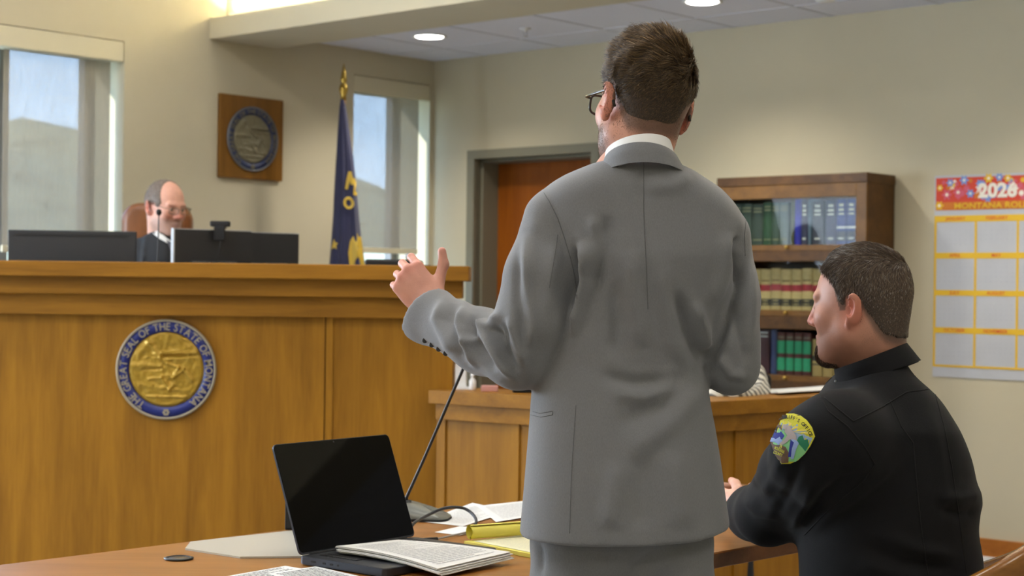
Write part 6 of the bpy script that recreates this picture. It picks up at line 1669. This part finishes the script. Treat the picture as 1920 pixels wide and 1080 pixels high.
Hv, Hq, Hc = merge([(Vc, Qc, np.tile(np.array(lin((180, 174, 164))), (len(Vc), 1))), (S1v, S1q, S1c)]); np_object('hair', c2w(place(Hv, kR, ko)), Hq, M_hair, ck, Hc)
M_str = bpy.data.materials.new('striped_cotton'); M_str.use_nodes = True
_n = M_str.node_tree; _w = _n.nodes.new('ShaderNodeTexWave'); _w.inputs['Scale'].default_value = 11; _w.inputs['Distortion'].default_value = 1.6; _w.inputs['Detail Scale'].default_value = .6; _w.bands_direction = 'DIAGONAL'
_t = _n.nodes.new('ShaderNodeTexCoord'); _r = _n.nodes.new('ShaderNodeValToRGB'); _r.color_ramp.elements[0].position = .34; _r.color_ramp.elements[0].color = (*lin((92, 90, 86)), 1); _r.color_ramp.elements[1].position = .50; _r.color_ramp.elements[1].color = (*lin((206, 202, 188)), 1)
_n.links.new(_t.outputs['Object'], _w.inputs['Vector']); _n.links.new(_w.outputs[0], _r.inputs[0]); _n.links.new(_r.outputs[0], _n.nodes['Principled BSDF'].inputs['Base Color']); _n.nodes['Principled BSDF'].inputs['Roughness'].default_value = .8
tk = torso_fn(KY, [(650, 1352, 1398), (680, 1310, 1420), (720, 1296, 1432), (800, 1300, 1430), (960, 1300, 1432)], [(650, .07, .02), (700, .12, .02), (960, .14, .02)])
tpk = top_fn(KY, [(1290, 705), (1310, 690), (1340, 676), (1376, 664), (1404, 672), (1426, 690), (1445, 712)], fall=.4)
def kshirt(p): return smin(smax(tk(p), tpk(p), .03), smin(chain(p, [(K(1408, 706, KY), .062), (K(1420, 750, KY - .10), .058), (K(1378, 738, KY - .30), .045)], .03), chain(p, [(K(1312, 706, KY), .062), (K(1300, 760, KY - .10), .058), (K(1345, 742, KY - .30), .045)], .03), .02), .02)
V7, Q7 = sdf_mesh(kshirt, (.62, 6.2, -.93), (1.14, 6.86, -.22), .011); V7 = smooth_mesh(V7, Q7, 2); V7 = folds(V7, Q7, [([(1425, 690), (1432, 710), (1420, 735)], .006, 4), ([(1410, 700), (1415, 720), (1400, 740)], -.006, 4)])
np_object('striped_shirt', c2w(V7), Q7, M_str, ck)
kh = np.array([K(1366, 900, KY)[0], KY + .02, .56 - HC]); V9, Q9 = sdf_mesh(lambda p: smax(lap(p, kh, -.12, .08, .06 - HC), -1.31 - p[2], .004), (.55, 6.05, -1.34), (1.2, 6.8, -.60), .012); np_object('trousers', c2w(V9), Q9, M_robe, ck)
kc = thing('office_chair', 'dark office chair of the clerk, hidden behind the desk', 'chair', (P(1378, 700, 6.9)[0], 6.9, 0))
q = P(1378, 700, 6.78); mb = MB(); mb.box(q[0] - .22, q[0] + .22, 6.55, 6.95, .42, .48, M_blackm, bev=.02); mb.build('seat', kc); mb = MB(); mb.box(q[0] - .18, q[0] + .18, 6.96, 7.0, .55, .98, M_blackm, bev=.02); mb.tube([(q[0], 6.98, .6), (q[0], 6.94, .45)], .02, M_black, 8); mb.build('backrest', kc); mb = MB(); mb.tube([(q[0], 6.75, 0.03), (q[0], 6.75, .43)], .03, M_black, 12)
for k in range(5): t = 2 * math.pi * k / 5; mb.tube([(q[0], 6.75, .08), (q[0] + .26 * math.cos(t), 6.75 + .26 * math.sin(t), .03)], [.022, .015], M_black, 8)
mb.build('pedestal', kc)
